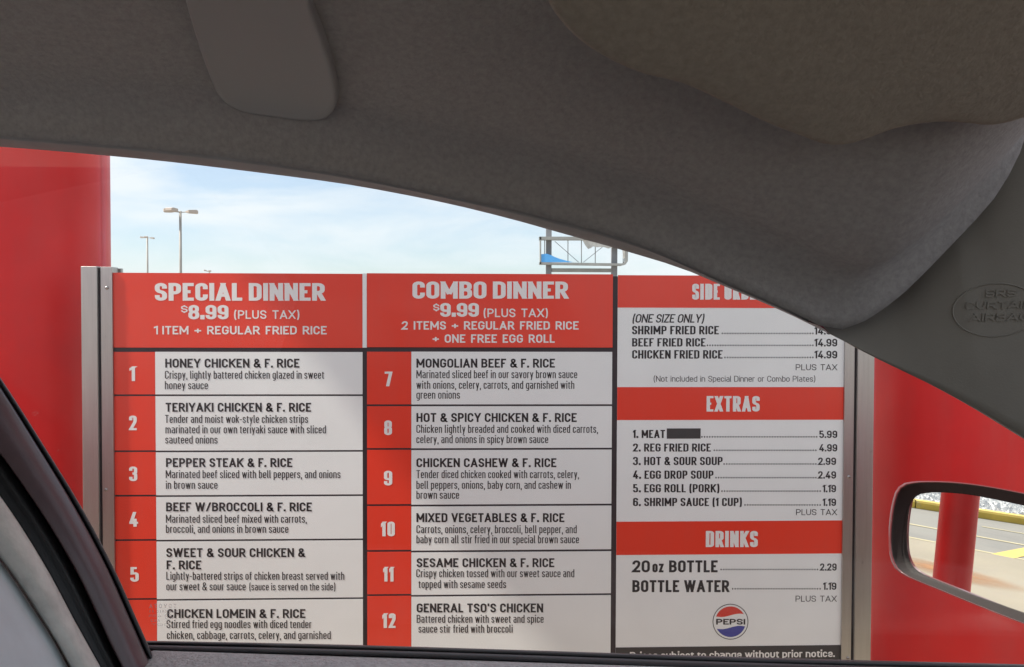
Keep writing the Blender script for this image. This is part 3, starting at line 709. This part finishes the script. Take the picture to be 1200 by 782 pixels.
def screw(px, py, parent):
    c = W(px, py, YB); y = F0 - .0065; vs, fs = [], []
    prof = [(0.0052, 0), (.0048, -.0016), (.0030, -.0030), (.0012, -.0032)]
    rows = [[Vector((c.x + r * math.cos(k * math.pi / 6), y + dy, c.z + r * math.sin(k * math.pi / 6))) for k in range(12)] for r, dy in prof]
    vs = [v for r in rows for v in r]
    for i in range(3):
        for k in range(12): j = (k + 1) % 12; fs.append((i * 12 + k, i * 12 + j, (i + 1) * 12 + j, (i + 1) * 12 + k))
    fs.append(tuple(range(36, 48)))
    vs2, fs2 = box_vf(c.x - .0035, c.x + .0035, y - .0036, y - .0030, c.z - .0006, c.z + .0006)
    V, F = join([(vs, fs), (vs2, fs2)])
    mesh('screw', V, F, M['screw'], parent, mats=[M['screw'], M['backing']], mi=[0] * len(fs) + [1] * len(fs2))
cl = channel(98.3, 134.1, 117.8, 120.6, -1)
screw(126.6, 337.6, cl); screw(125.6, 573.6, cl)
crr = channel(988.0, 1022.0, 999.4, 1001.9, 1)
screw(993.4, 558.6, crr); screw(992.2, 770.4, crr); screw(993.8, 345, crr)
box('mounting_tab', xw(125), xw(136.8), F0 + .036, F0 + .046, zw(340, 130), zw(313.8, 130), M['steel'], board)

# ------------------------------------------------------------------ far things: lamp poles, pylon sign
def lamp_pole(px, ptop, dist, heads, label, w=.13, hs=1.0):
    top = W(px, ptop, dist)
    t = empty('lamp_pole', (top.x, top.y, 0.0)); tag(t, label, 'lamp pole', 'parking lot lamp poles beyond the board')
    vs, fs = tube([(top.x, top.y, 0), (top.x, top.y, top.z)], [w * 1.15, w], 10); mesh('pole', vs, fs, M['pole'], t, smooth=True)
    for (dx, dy, tilt, L, wd) in heads:
        d = Vector((dx, dy, 0)).normalized(); n = Vector((-d.y, d.x, 0)); base = Vector((top.x, top.y, top.z - .12))
        arm_v, arm_f = tube([base, base + d * .55 * hs + Vector((0, 0, .05))], .05 * hs, 6)
        # lamp housing: a tapered shoebox, wider towards the outer end
        vs = []
        for s, ww, h0, h1 in ((.45, .10, .0, .10), (.75, wd * .45, -.05, .20), (.45 + L * .9, wd * .5, -.08, .22), (.45 + L, wd * .38, -.04, .16)):
            for sg, hh in ((-1, h0), (1, h0), (1, h1), (-1, h1)):
                vs.append(base + (d * s + n * sg * ww + Vector((0, 0, hh + tilt * s))) * hs)
        fs = [(0, 1, 2, 3), (15, 14, 13, 12)]
        for i in range(3):
            for k in range(4): j = (k + 1) % 4; fs.append((i * 4 + k, (i + 1) * 4 + k, (i + 1) * 4 + j, i * 4 + j))
        a = mesh('lamp_arm', arm_v, arm_f, M['pole'], t); mesh('lamp_head', vs, fs, M['lamp_head'], a, recalc=True)
lamp_pole(211.3, 247.5, 75, [(-1, -.35, .03, 1.0, .8), (-.35, -1, .02, 1.1, .9), (1, .3, .02, 1.1, .8)], 'tall tan lamp pole with three lamp heads above the special dinner header', .12, 1.02)
lamp_pole(172.6, 278, 104, [(-1, .1, .05, .9, .3), (1, -.1, -.1, .9, .3), (.2, -1, 0, .8, .7)], 'thin distant lamp pole left of the tall one', .11, .72)
lamp_pole(245.5, 318.2, 165, [(-1, -.5, .25, .8, .6), (.4, -1, .1, .8, .7)], 'farthest lamp pole with only its tip above the board', .14, .9)
# pylon sign
DS = 60.0; u = DS / 900
def P(px, py, dy=0): v = W(px, py, DS); return Vector((v.x, v.y + dy, v.z))
base = P(685, 340); sg = empty('pylon_sign', (base.x, DS, 0)); tag(sg, 'empty pylon sign frame with torn white and blue face remnants behind the board', 'sign')
def beam(name, px0, px1, py0, py1, y0, y1, m, par=sg):
    a, b = P(px0, py1), P(px1, py0); return box(name, a.x, b.x, DS + y0, DS + y1, a.z, b.z, m, par)
for (x0, x1) in ((640.3, 646.8), (717.6, 724.2)):
    a, b = P(x0, 250), P(x1, 250); box('post', a.x, b.x, DS + .15, DS + .55, 0, a.z, M['sign_steel'], sg)
beam('cross_beam', 646.9, 717.5, 314.6, 318.6, .2, .5, M['sign_frame'])
# cabinet outline: rounded at the lower right corner
def frame_strip(name, pts, wpx, y0, y1, m):
    """a rail of height wpx following pixel points, with real depth"""
    P2 = [Vector(p) for p in pts]; Lo, Ri = [], []
    for i, p in enumerate(P2):
        a = P2[max(i - 1, 0)]; b = P2[min(i + 1, len(P2) - 1)]; d = (b - a).normalized(); n = Vector((-d.y, d.x)) * wpx / 2
        Lo.append(p + n); Ri.append(p - n)
    rows = []
    for l, r in zip(Lo, Ri):
        A, B = P(*l), P(*r); rows.append([Vector((A.x, DS + y0, A.z)), Vector((B.x, DS + y0, B.z)), Vector((B.x, DS + y1, B.z)), Vector((A.x, DS + y1, A.z))])
    return loft(name, rows, m, sg, smooth=False, close=True)
frame_strip('top_rail', [(631.6, 280), (734.2, 280.2)], 3.6, -.5, .13, M['sign_frame'])
frame_strip('bottom_rail', [(631.8, 309.2), (727, 310.6), (731, 309.6), (733.2, 306.5), (733.4, 282)], 2.6, -.5, .13, M['sign_frame'])
frame_strip('side_rail', [(633, 278.4), (633, 310.2)], 1.5, -.5, .13, M['sign_frame'])
for x in (638.3, 665.6, 681.4, 697.6, 730.4):
    frame_strip('stud', [(x, 281.6), (x, 308.6)], .9, -.02, .06, M['sign_frame'])
for a, b in (((650, 283), (678, 307.6)), ((683.5, 307.6), (713, 284))):
    frame_strip('brace', [a, b], .6, -.10, -.05, M['sign_steel'])
def patch(name, pts, y, m):
    v = [P(*p) for p in pts]; n = len(v)
    vs = [(p.x, DS + y, p.z) for p in v] + [(p.x, DS + y + .03, p.z) for p in v]
    fs = [tuple(range(n)), tuple(range(2 * n - 1, n - 1, -1))] + [(i, (i + 1) % n, (i + 1) % n + n, i + n) for i in range(n)]
    return mesh(name, vs, fs, m, sg, recalc=True)
patch('blue_face_remnant', [(633.8, 298.6), (640, 298), (645, 299.6), (650, 302), (656, 304.2), (664, 306.4), (671, 307.9), (633.8, 307.9)], -.46, M['sign_blue'])
patch('white_face_remnant', [(681.8, 282.2), (732, 282.2), (732, 288), (724, 290), (718, 290.2), (712, 292), (706, 290), (699, 290.4), (694, 289.4), (692, 291.2), (688.5, 292.5), (685, 288)], -.40, M['sign_white'])
patch('white_face_remnant', [(727.6, 290), (731.6, 288), (731.2, 303), (729.2, 304), (728.6, 297)], -.40, M['sign_white'])

# ------------------------------------------------------------------ the car the picture is taken from
car = empty('car', (-0.3, -0.15, 0.012)); tag(car, 'burgundy car seen from its driver seat, window up, visor and pillar above', 'car')
CZ = 1.4 + .215
# headliner edge along the roof rail, then the seam against the windscreen pillar
rail_px = [(-200, 146), (0, 159.5), (130, 170.5), (267, 185), (400, 205), (467, 218), (533, 232), (600, 246), (655, 259.5), (700, 271), (760, 291), (800, 308), (850, 331), (910, 357), (950, 376)]
rail = [W(x, y, .58 - max(0, x - 500) / 450 * .02) for x, y in rail_px]
seam_px = [(967, 384.5), (983, 386.8), (1003, 382), (1030, 366), (1060, 343), (1100, 303), (1143, 258), (1168, 229), (1182, 206), (1192, 186), (1200, 168), (1212, 118), (1230, 50)]
seam = [W(x, y, .56 - (x - 967) / 263 * .05) for x, y in seam_px]
tail0 = rail[0]
bound = [Vector((-2.2, .50, tail0.z - .05)), Vector((-1.5, .555, tail0.z - .012)), Vector((-.95, .578, tail0.z))] + rail + seam
bound.append(Vector((seam[-1].x + .01, .40, CZ - .03)))
B = smooth_curve(bound, 170)
rows = []
# rolled lower lip (gives the edge a thickness), then up round to the ceiling
def cxy(b): return Vector((min(b.x, .36), min(b.y - .30, .27), CZ))
NP = 20
for j in range(-2, NP + 1):
    row = []
    for b in B:
        c = cxy(b)
        if j < 0: row.append(b + Vector((0, .006 if j == -1 else .014, .001 if j == -1 else .006)))
        else:
            inw = Vector((c.x - b.x, c.y - b.y, 0)); inw.normalize()
            hr = min(.046, (CZ - b.z) * .45); wr = .050
            if j <= 8:
                th = j / 8 * R(80); row.append(b + inw * wr * (1 - math.cos(th)) + Vector((0, 0, hr * math.sin(th))))
            else:
                p0 = b + inw * wr * (1 - math.cos(R(80))) + Vector((0, 0, hr * math.sin(R(80)))); u_ = (j - 8) / (NP - 8)
                q_ = p0.lerp(c, u_); q_.z = p0.z + (c.z - p0.z) * (.25 * u_ + .75 * (1.6 * u_ - .6 * u_ * u_)); row.append(q_)
    rows.append(row)
for yy in (-.1, -.5, -.80):
    rows.append([Vector((cxy(b).x, yy, CZ)) for b in B])
head = loft('headliner', rows, M['headliner'], car)
for k, (yy, zz) in enumerate(((-.80, CZ),)): pass
hb = BVHTree.FromPolygons([v.co + car.location for v in head.data.vertices], [tuple(p.vertices) for p in head.data.polygons])
def hit(px, py, tree, default=.5):
    h = tree.ray_cast(EYE, ray(px, py).normalized())
    if h[0] is None: return W(px, py, default), Vector((0, -1, 0))
    n = h[1]; n = n if n.dot(ray(px, py)) < 0 else -n
    return h[0], n
# rubber seal between headliner and glass, glare haze painted into its colour
wt_px = [(-200, 160), (0, 172), (130, 183), (200, 190), (300, 202), (400, 215.2), (467, 227), (533, 240.5), (607, 259), (667, 276), (713, 288.5), (760, 302.5), (800, 315), (850, 336), (910, 361.5), (945, 377.5), (972, 391)]
wt = [W(x, y, .60 - max(0, x - 500) / 450 * .02) for x, y in wt_px]
wtb = smooth_curve([Vector((-2.2, .52, tail0.z - .07)), Vector((-1.5, .575, tail0.z - .033)), Vector((-.95, .598, tail0.z - .02))] + wt, 110)
ub = smooth_curve([Vector((-2.2, .50, tail0.z - .05)), Vector((-1.5, .555, tail0.z - .012)), Vector((-.95, .578, tail0.z))] + rail, 110)
rows = [[p + Vector((0, .004, .008)) for p in ub], [p + Vector((0, .004, -.001)) for p in ub], [a.lerp(b, .35) + Vector((0, -.001, 0)) for a, b in zip(ub, wtb)], [a.lerp(b, .7) + Vector((0, -.002, 0)) for a, b in zip(ub, wtb)], wtb, [p + Vector((0, .012, .002)) for p in wtb]]
loft('window_seal', rows, M['rail_seal'], car)
# windscreen pillar trim with its raised emblem
low_px = [(972, 391), (985, 398), (1000, 405.3), (1020, 416.5), (1060, 436), (1100, 455.5), (1150, 482.5), (1200, 512.5), (1270, 556), (1340, 602), (1420, 655)]
up_px = [(962, 380), (978, 382), (998, 377), (1025, 361), (1055, 337), (1084, 288), (1112, 236), (1130, 190), (1135, 140), (1136, 60), (1138, -60)]
low = smooth_curve([W(x, y, .575 - (x - 972) / 450 * .11) for x, y in low_px], 60)
upc = smooth_curve([W(x, y, .592 - (x - 962) / 283 * .055) for x, y in up_px], 60)
rows = []
for j in range(-2, 21):
    row = []
    for i, (l, p) in enumerate(zip(low, upc)):
        if j < 0: row.append(l + Vector((0, .010 * -j, .002 * -j))); continue
        t = j / 20; q = l.lerp(p, t); wdt = min((p - l).length, .16)
        bulge = .30 * wdt * math.sin(min(t * 1.25, 1.0) * math.pi * .5) * (1 - t) ** .5 if t < 1 else 0
        row.append(q + (EYE - q).normalized() * bulge * .45)
    rows.append(row)
pil = loft('pillar_trim', rows, M['pillar'], car)
pb = BVHTree.FromPolygons([v.co + car.location for v in pil.data.vertices], [tuple(p.vertices) for p in pil.data.polygons])
# oval groove / ridge
def ridge_loop(cx, cy, rx, ry, rot, prof, tree, n=72):
    rows = []
    for dr, h in prof:
        row = []
        for i in range(n):
            a = 2 * math.pi * i / n; x = (rx + dr) * math.cos(a); y = (ry + dr) * math.sin(a)
            X = cx + x * math.cos(rot) - y * math.sin(rot); Y = cy + x * math.sin(rot) + y * math.cos(rot)
            p, nn = hit(X, Y, tree); row.append(p + nn * h)
        rows.append(row)
    return rows
em = loft('airbag_emblem', ridge_loop(1167, 363.5, 50.5, 31, -.06, [(-1.3, -.0004), (-.6, .0006), (0, .0009), (.6, .0006), (1.3, -.0004)], pb), M['pillar'], pil, close=True)
def embossed(name, lines, m, parent, tree, h=.0009):
    V, F = [], []
    for (s, x0, x1, yb, cap, t, slope) in lines:
        lo, hi = .35, 4
        for _ in range(22):
            k = (lo + hi) / 2
            if line_layout(s, t, k, .16, .3, .74)[1] * cap < (x1 - x0): lo = k
            else: hi = k
        pcs, tot = line_layout(s, t, k, .16, .3, .74)
        for gx, gl in pcs:
            for vs, fs in gl:
                n = len(V)
                for lev in (h, -.0003):
                    for v in vs:
                        e = 0 if lev > 0 else .12
                        X = x0 + (gx + v.x) * cap + v.y * cap * .12; Y = yb - v.y * cap + (X - x0) * slope
                        p, nn = hit(X, Y, tree); V.append(p + nn * lev)
                q = len(vs)
                F += [tuple(n + i for i in f) for f in fs]
                half = q // 2
                for side in (list(range(half)), list(range(half, q))):
                    for a, b in zip(side, side[1:]): F.append((n + a, n + b, n + b + q, n + a + q))
                for a, b in ((0, half), (half - 1, q - 1)): F.append((n + a, n + b, n + b + q, n + a + q))
    return mesh(name, V, F, m, parent)
embossed('emblem_lettering', [('SRS', 1154.5, 1190.5, 348.6, 9.0, .22, -.02), ('CURTAIN', 1131, 1211, 363, 9.0, .22, -.02), ('AIRBAG', 1136, 1206, 377, 9.4, .22, -.02)], M['pillar'], pil, pb)
# painted pillar outside
rows = [[p + Vector((0, .020, .004)) for p in low], [p + Vector((.0, .045, .02)) for p in low], [a.lerp(b, .5) + Vector((.0, .05, .03)) for a, b in zip(low, upc)],
        [b + Vector((0, .04, .03)) for b in upc], [Vector((b.x, min(b.y, .46), max(b.z + .05, CZ + .02))) for b in upc], [Vector((b.x, .1, CZ + .055)) for b in upc], [Vector((b.x, -.7, CZ + .055)) for b in upc]]
loft('pillar_panel', rows, M['car_paint'], car)
# painted roof outside
edge_c = wtb + [b + Vector((0, .012, -.004)) for b in upc[2:]]
rows = [[p + Vector((0, .012, .002)) for p in wtb] + [p + Vector((0, .012, .002)) for p in edge_c[len(wtb):]], [p + Vector((0, .035, .012)) for p in edge_c], [p + Vector((0, .03, .05)) for p in edge_c], [Vector((p.x, .42, CZ + .035)) for p in edge_c], [Vector((p.x, 0, CZ + .06)) for p in edge_c], [Vector((p.x, -.7, CZ + .04)) for p in edge_c], [Vector((p.x, -.95, CZ - .08)) for p in edge_c]]
loft('roof_panel', rows, M['car_paint'], car)
# sun visor: a padded slab folded up against the roof
vis_px = [(620, -90), (630, -40), (642, 0), (655, 21), (672, 40), (700, 61), (748, 84), (800, 97.5), (850, 120), (900, 144), (940, 159.5), (962, 167.5), (980, 170), (1000, 167.3), (1022, 160), (1048, 150.5), (1078, 144.8), (1110, 142.6), (1138, 144.5), (1158, 146.8), (1180, 143.5), (1205, 136), (1260, 118), (1340, 60), (1360, -20), (1340, -120), (1000, -150), (700, -130)]
vis = smooth_curve([Vector((x, y, 0)) for x, y in vis_px] + [Vector((*vis_px[0], 0))], 140)[:-1]
def vplane(px, py, off=0): return 1.0 / (2.52 + (170 - py) * .0030) + off
vcen = Vector((1000, 40, 0))
rows = []
prof = [(1.0, .018), (1.0, .010), (.9985, .0045), (.994, .0012), (.985, 0.0), (.96, -.0006), (.85, -.002), (.6, -.003), (.3, -.003), (.0004, -.003)]
for s, dz in prof:
    rows.append([W(*(vcen + (p - vcen) * s)[:2], vplane(0, (vcen + (p - vcen) * s).y) + dz) for p in vis])
loft('sun_visor', rows, M['visor'], car, close=True)
# moulded grip cover on the headliner
grip_px = [(205, -60), (219, -5), (226, 20), (236, 52), (246, 80), (254, 99), (263, 112), (276, 121), (292, 127), (330, 132.5), (362, 136), (380, 135), (391, 127), (397, 112), (395, 88), (388, 60), (378, 30), (368, 4), (350, -60)]
gp = smooth_curve([Vector((x, y, 0)) for x, y in grip_px] + [Vector((*grip_px[0], 0))], 90)[:-1]
gc = Vector((315, 50, 0)); rows = []
for s, h in ((1.0, -.002), (1.0, .002), (.992, .0045), (.978, .0062), (.95, .0070), (.90, .0066), (.7, .006), (.4, .006), (.0004, .006)):
    row = []
    for p in gp:
        q = gc + (p - gc) * s; a, n = hit(q.x, q.y, hb, .4); row.append(a + n * h)
    rows.append(row)
loft('grip_cover', rows, M['grip'], car, close=True)
# rear edge of the window: rubber lip, satin frame strip, groove, pillar trim, grey trim
YS = [300, 442, 520, 597, 667, 725, 752, 770, 800, 880]
c0x = [-100, 0, 50, 97, 134, 160, 172, 180, 196, 238]
fx = [-200, -75, -9, 46, 88, 116, 128, 137, 152, 192]
bx = [-260, -125, -48, 10, 54, 85, 100, 110, 127, 172]
ex = [-320, -195, -120, -48, 10, 49, 66, 76, 92, 140]
def col(xs, off, dep): return [W(x + off, y, dep) for x, y in zip(xs, YS)]
def dens(rows, n=50): return [smooth_curve(r, n) for r in rows]
loft('window_seal', dens([col(c0x, 0, .70), col(c0x, -.2, .665), col(c0x, -2.5, .655), col(c0x, -5.5, .655), col(c0x, -6.5, .668), col(c0x, -8, .668)]), M['rubber'], car)
def mixc(a, b, t): return [x + (y - x) * t for x, y in zip(a, b)]
loft('window_frame', dens([col(c0x, -7.5, .672), col(c0x, -8, .652), col(c0x, -10.5, .645), col(mixc(c0x, fx, .55), 0, .632), col(fx, 3, .622), col(fx, 0.5, .622), col(fx, 0, .628), col(fx, -1, .66)]), M['frame_strip'], car)
loft('door_seal', dens([col(fx, 1, .655), col(fx, -3, .64), col(mixc(fx, bx, .45), 0, .628), col(mixc(fx, bx, .62), 0, .634), col(bx, 3, .612), col(bx, -2, .62)]), M['rubber'], car)
loft('pillar_trim', dens([col(bx, 2, .625), col(bx, 0, .600), col(bx, -4, .585), col(mixc(bx, ex, .5), 0, .570), col(mixc(bx, ex, .85), 0, .568), col(ex, 1.5, .572), col(ex, 0, .585)]), M['beige'], car)
loft('gap_strip', dens([col(ex, 3, .60), col(ex, -3.5, .592)]), M['rubber'], car)  # dark strip standing in for the shaded gap between beige and grey trim
loft('rear_trim', dens([col(ex, -2.5, .60), col(ex, -4, .575), col(ex, -9, .568), col(ex, -60, .50), col(ex, -180, .40), col(ex, -420, .27)]), M['grey_trim'], car)
# lower edge of the window: belt seal and the grained door top
tx = [40, 120, 171, 230, 400, 600, 800, 1000, 1200, 1350, 1500]
ty = [750.4, 750.8, 751, 752, 755.5, 761.5, 768, 773.5, 778.6, 782.5, 786.5]
def belt(dy, dep, sx=0): return [W(x + sx, y + dy, dep) for x, y in zip(tx, ty)]
ss = [0.9, 0.9, 0.9, .95, 1.0, 1.05, 1.15, 1.2, 1.2, 1.2, 1.2]
def belts(dy, dep): return [W(x, y + dy * s, dep) for x, y, s in zip(tx, ty, ss)]
loft('belt_seal', dens([belts(3, .722), belts(.6, .716), belts(0, .710), belts(1.0, .703), belts(3.4, .698), belts(4.2, .702), belts(5.2, .700), belts(6.0, .692), belts(10.5, .684), belts(12.2, .684), belts(13.0, .69)], 70), M['rubber'], car)
dx = [40, 130, 166, 178, 200, 300, 500, 800, 1100, 1400]
def dtop(dy, dep, sh=0):
    out = []
    for x in dx:
        y = 750.6 + (x - 160) * .0272 if x > 171 else 751
        s = 12 + max(0, x - 200) * .0045
        k = 0 if x > 170 else (170 - x) * .9
        out.append(W(x - sh, y + s + dy + k, dep))
    return out
loft('door_trim', dens([dtop(-7, .714), dtop(1.5, .700), dtop(-.3, .690), dtop(-.6, .683), dtop(.8, .675), dtop(4, .665), dtop(14, .645, 6), dtop(45, .60, 20), dtop(120, .56, 30), dtop(260, .55, 40)], 80), M['door_trim'], car)
# window pane
def gy(z): return .612 + (1.51 - z) * .24
def gpt(x, z, o=0): return (x, gy(z) + o, z)
GN = Vector((0, 1, .24)).normalized(); GP = Vector(gpt(0, 1.3))
outl = [Wp(x, y, GP, GN) for x, y in ([(-260, 900), (-260, 150)] + [(x, y - 7) for x, y in wt_px] + [(x + 4, y - 7) for x, y in low_px[1:]] + [(1430, 900)])]
gv = [v - GN * .004 for v in outl] + outl; k = len(outl)
glass = mesh('window_glass', gv, [tuple(range(k)), tuple(range(2 * k - 1, k - 1, -1))] + [(i, i + k, (i + 1) % k + k, (i + 1) % k) for i in range(k)], M['glass'], car)
def on_glass(px, py):
    return Wp(px, py, GP, GN) - GN * .0046
V, F = [], []
for (s, x0, x1, yb, cap, t) in (('TOYOTA', 177.2, 209, 709.4, 5.2, .2), ('TEMPERED AS', 177.3, 211, 714.4, 3.0, .2), ('43R', 176.8, 191.5, 719.6, 2.8, .2), ('AS2', 179, 190, 725.2, 2.8, .2), ('DOT', 180, 201, 730, 2.6, .2)):
    lo, hi = .35, 5
    for _ in range(22):
        k = (lo + hi) / 2
        if line_layout(s, t, k, .4, .5, .74)[1] * cap < (x1 - x0): lo = k
        else: hi = k
    pcs, tot = line_layout(s, t, k, .4, .5, .74)
    for gx, gl in pcs:
        for vs, fs in gl:
            n = len(V); V += [on_glass(x1 - (gx + v.x) * cap, yb - v.y * cap) for v in vs]; F += [tuple(n + i for i in f) for f in fs]
for q0, q1 in ((3.2, 4.0), (1.3, 2.0)):
    n = len(V)
    for i in range(20):
        a = i * math.pi / 10; V += [on_glass(199.5 + q0 * math.cos(a), 719 + q0 * math.sin(a)), on_glass(199.5 + q1 * math.cos(a), 719 + q1 * math.sin(a))]
    for i in range(20): j = (i + 1) % 20; F.append((n + 2 * i, n + 2 * j, n + 2 * j + 1, n + 2 * i + 1))
mesh('glass_marking', V, F, M['etch'], glass)
# door mirror
def mloop(pts, off, n=120, sc=1.0, cen=(1240, 680)):
    c = smooth_curve([Vector((x, y, 0)) for x, y in pts] + [Vector((*pts[0], 0))], n + 1)[:-1]
    cc = Vector((*cen, 0)); return [Wp(*(cc + (p - cc) * sc)[:2], MC + MN * off, MN) for p in c]
rim_px = [(1061, 566.8), (1076, 564.4), (1116, 565), (1155, 569.6), (1200, 578), (1270, 592), (1350, 610), (1400, 628), (1425, 660), (1425, 710), (1405, 760), (1370, 775), (1320, 768), (1260, 750), (1200, 731), (1147, 710.4), (1104, 692.8), (1075, 681), (1061, 674.5), (1050, 666), (1044, 652), (1042.2, 632), (1043.4, 610), (1047, 588), (1052.5, 573)]
gl_px = [(1079, 579.5), (1096, 577.6), (1130, 579.6), (1160, 584.6), (1200, 593), (1270, 607), (1340, 622), (1385, 640), (1402, 668), (1400, 710), (1385, 745), (1350, 755), (1300, 748), (1250, 735), (1200, 718.6), (1165, 706.4), (1132, 694.6), (1096, 681.5), (1078, 675), (1066, 669), (1059.8, 657), (1057.8, 638), (1060.4, 612), (1066, 593), (1071, 584.5)]
mir = empty('side_mirror', (0, 0, 0)); mir.parent = car; mir.location = (MC + MN * -.03) - car.location
shell = loft('mirror_housing', [mloop(rim_px, .010, sc=.985), mloop(rim_px, .014, sc=.993), mloop(rim_px, .012, sc=1.0), mloop(rim_px, .004, sc=1.006), mloop(rim_px, -.02, sc=1.0), mloop(rim_px, -.06, sc=.93), mloop(rim_px, -.095, sc=.75), mloop(rim_px, -.11, sc=.45), mloop(rim_px, -.113, sc=.02)], M['mirror_shell'], mir, close=True)
loft('bezel', [mloop(rim_px, .011, sc=.987), mloop(rim_px, .006, sc=.975), mloop(gl_px, -.002, sc=1.01), mloop(gl_px, -.006, sc=1.0)], M['bezel'], mir, close=True)
lp = mloop(gl_px, -.004, sc=1.004); lq = mloop(gl_px, -.0075, sc=1.004); k = len(lp)
mesh('mirror_glass', lp + lq, [tuple(range(k)), tuple(range(2 * k - 1, k - 1, -1))] + [(i, (i + 1) % k, (i + 1) % k + k, i + k) for i in range(k)], M['mirror'], mir)
vs, fs = tube([Vector((.80, .70, 1.05)), Vector((.80, .80, 1.06)), Vector((.82, .92, 1.08))], [.05, .04, .045], 14)
mesh('mirror_arm', vs, fs, M['car_paint'], mir, smooth=True)
# painted door skin, wing and bonnet outside
prof = [(.722, 1.052), (.765, 1.035), (.80, .98), (.84, .90), (.865, .70), (.865, .52), (.84, .36), (.80, .26)]
def side(s, x0, x1, name, m):
    xs_ = [x0 + (x1 - x0) * i / 24 for i in range(25)]
    rows = []
    for y, z in prof:
        rows.append([Vector((x, s * (y - max(0, x - 1.3) ** 2 * .12 - max(0, -2.0 - x) ** 2 * .3) - (.15 if s < 0 else 0), z - max(0, x - 1.0) * .10 * (1 if z > .9 else .3))) for x in xs_])
    return loft(name, rows, m, car)
side(1, -.62, .92, 'door_panel', M['car_paint']); side(1, .926, 2.3, 'wing_panel', M['car_paint']); side(1, -2.5, -.626, 'rear_side_panel', M['car_paint'])
side(-1, -2.5, 2.3, 'side_panel', M['car_paint'])
rows = []
for i in range(9):
    x = 1.0 + i * .16; rows.append([Vector((x, -.78 + j * .15 + (.02 if j == 10 else 0), 1.02 - (x - 1.0) * .12 + .04 * math.sin(j / 10 * math.pi) - max(0, x - 2.0) * .5)) for j in range(11)])
loft('bonnet', rows, M['car_paint'], car)
# cabin: floor, dashboard, far door, seats, rear shelf
box('cabin_floor', -2.3, 1.2, -.88, .78, .28, .32, M['dark_trim'], car)
box('dashboard', .62, 1.05, -.86, .66, .70, 1.07, M['dark_trim'], car, bv=.05)
box('door_trim', -1.9, .9, -.90, -.84, .34, 1.08, M['dark_trim'], car, bv=.02)
def seat(yc, name='seat'):
    t = box(name, -.45, .12, yc - .25, yc + .25, .45, .62, M['dark_trim'], car, bv=.05)
    box('backrest', -.62, -.46, yc - .24, yc + .24, .60, 1.12, M['dark_trim'], t, bv=.05)
    box('headrest', -.60, -.50, yc - .12, yc + .12, 1.16, 1.34, M['dark_trim'], t, bv=.04)
seat(-.48); box('rear_seat', -1.9, -1.7, -.80, .70, .6, 1.10, M['dark_trim'], car, bv=.06)
# wheels
for (wx, wy) in ((1.45, .76), (-1.6, .76), (1.45, -.92), (-1.6, -.92)):
    vs, fs = tube([(wx, wy - .10, .33), (wx, wy - .085, .33), (wx, wy + .085, .33), (wx, wy + .10, .33)], [.29, .318, .318, .29], 32)
    wv = mesh('wheel', vs, fs, M['rubber'], car, smooth=False)
    vs, fs = tube([(wx, wy + .101 if wy > 0 else wy - .101, .33), (wx, wy + .106 if wy > 0 else wy - .106, .33)], [.21, .19], 24); mesh('rim', vs, fs, M['steel'], wv)
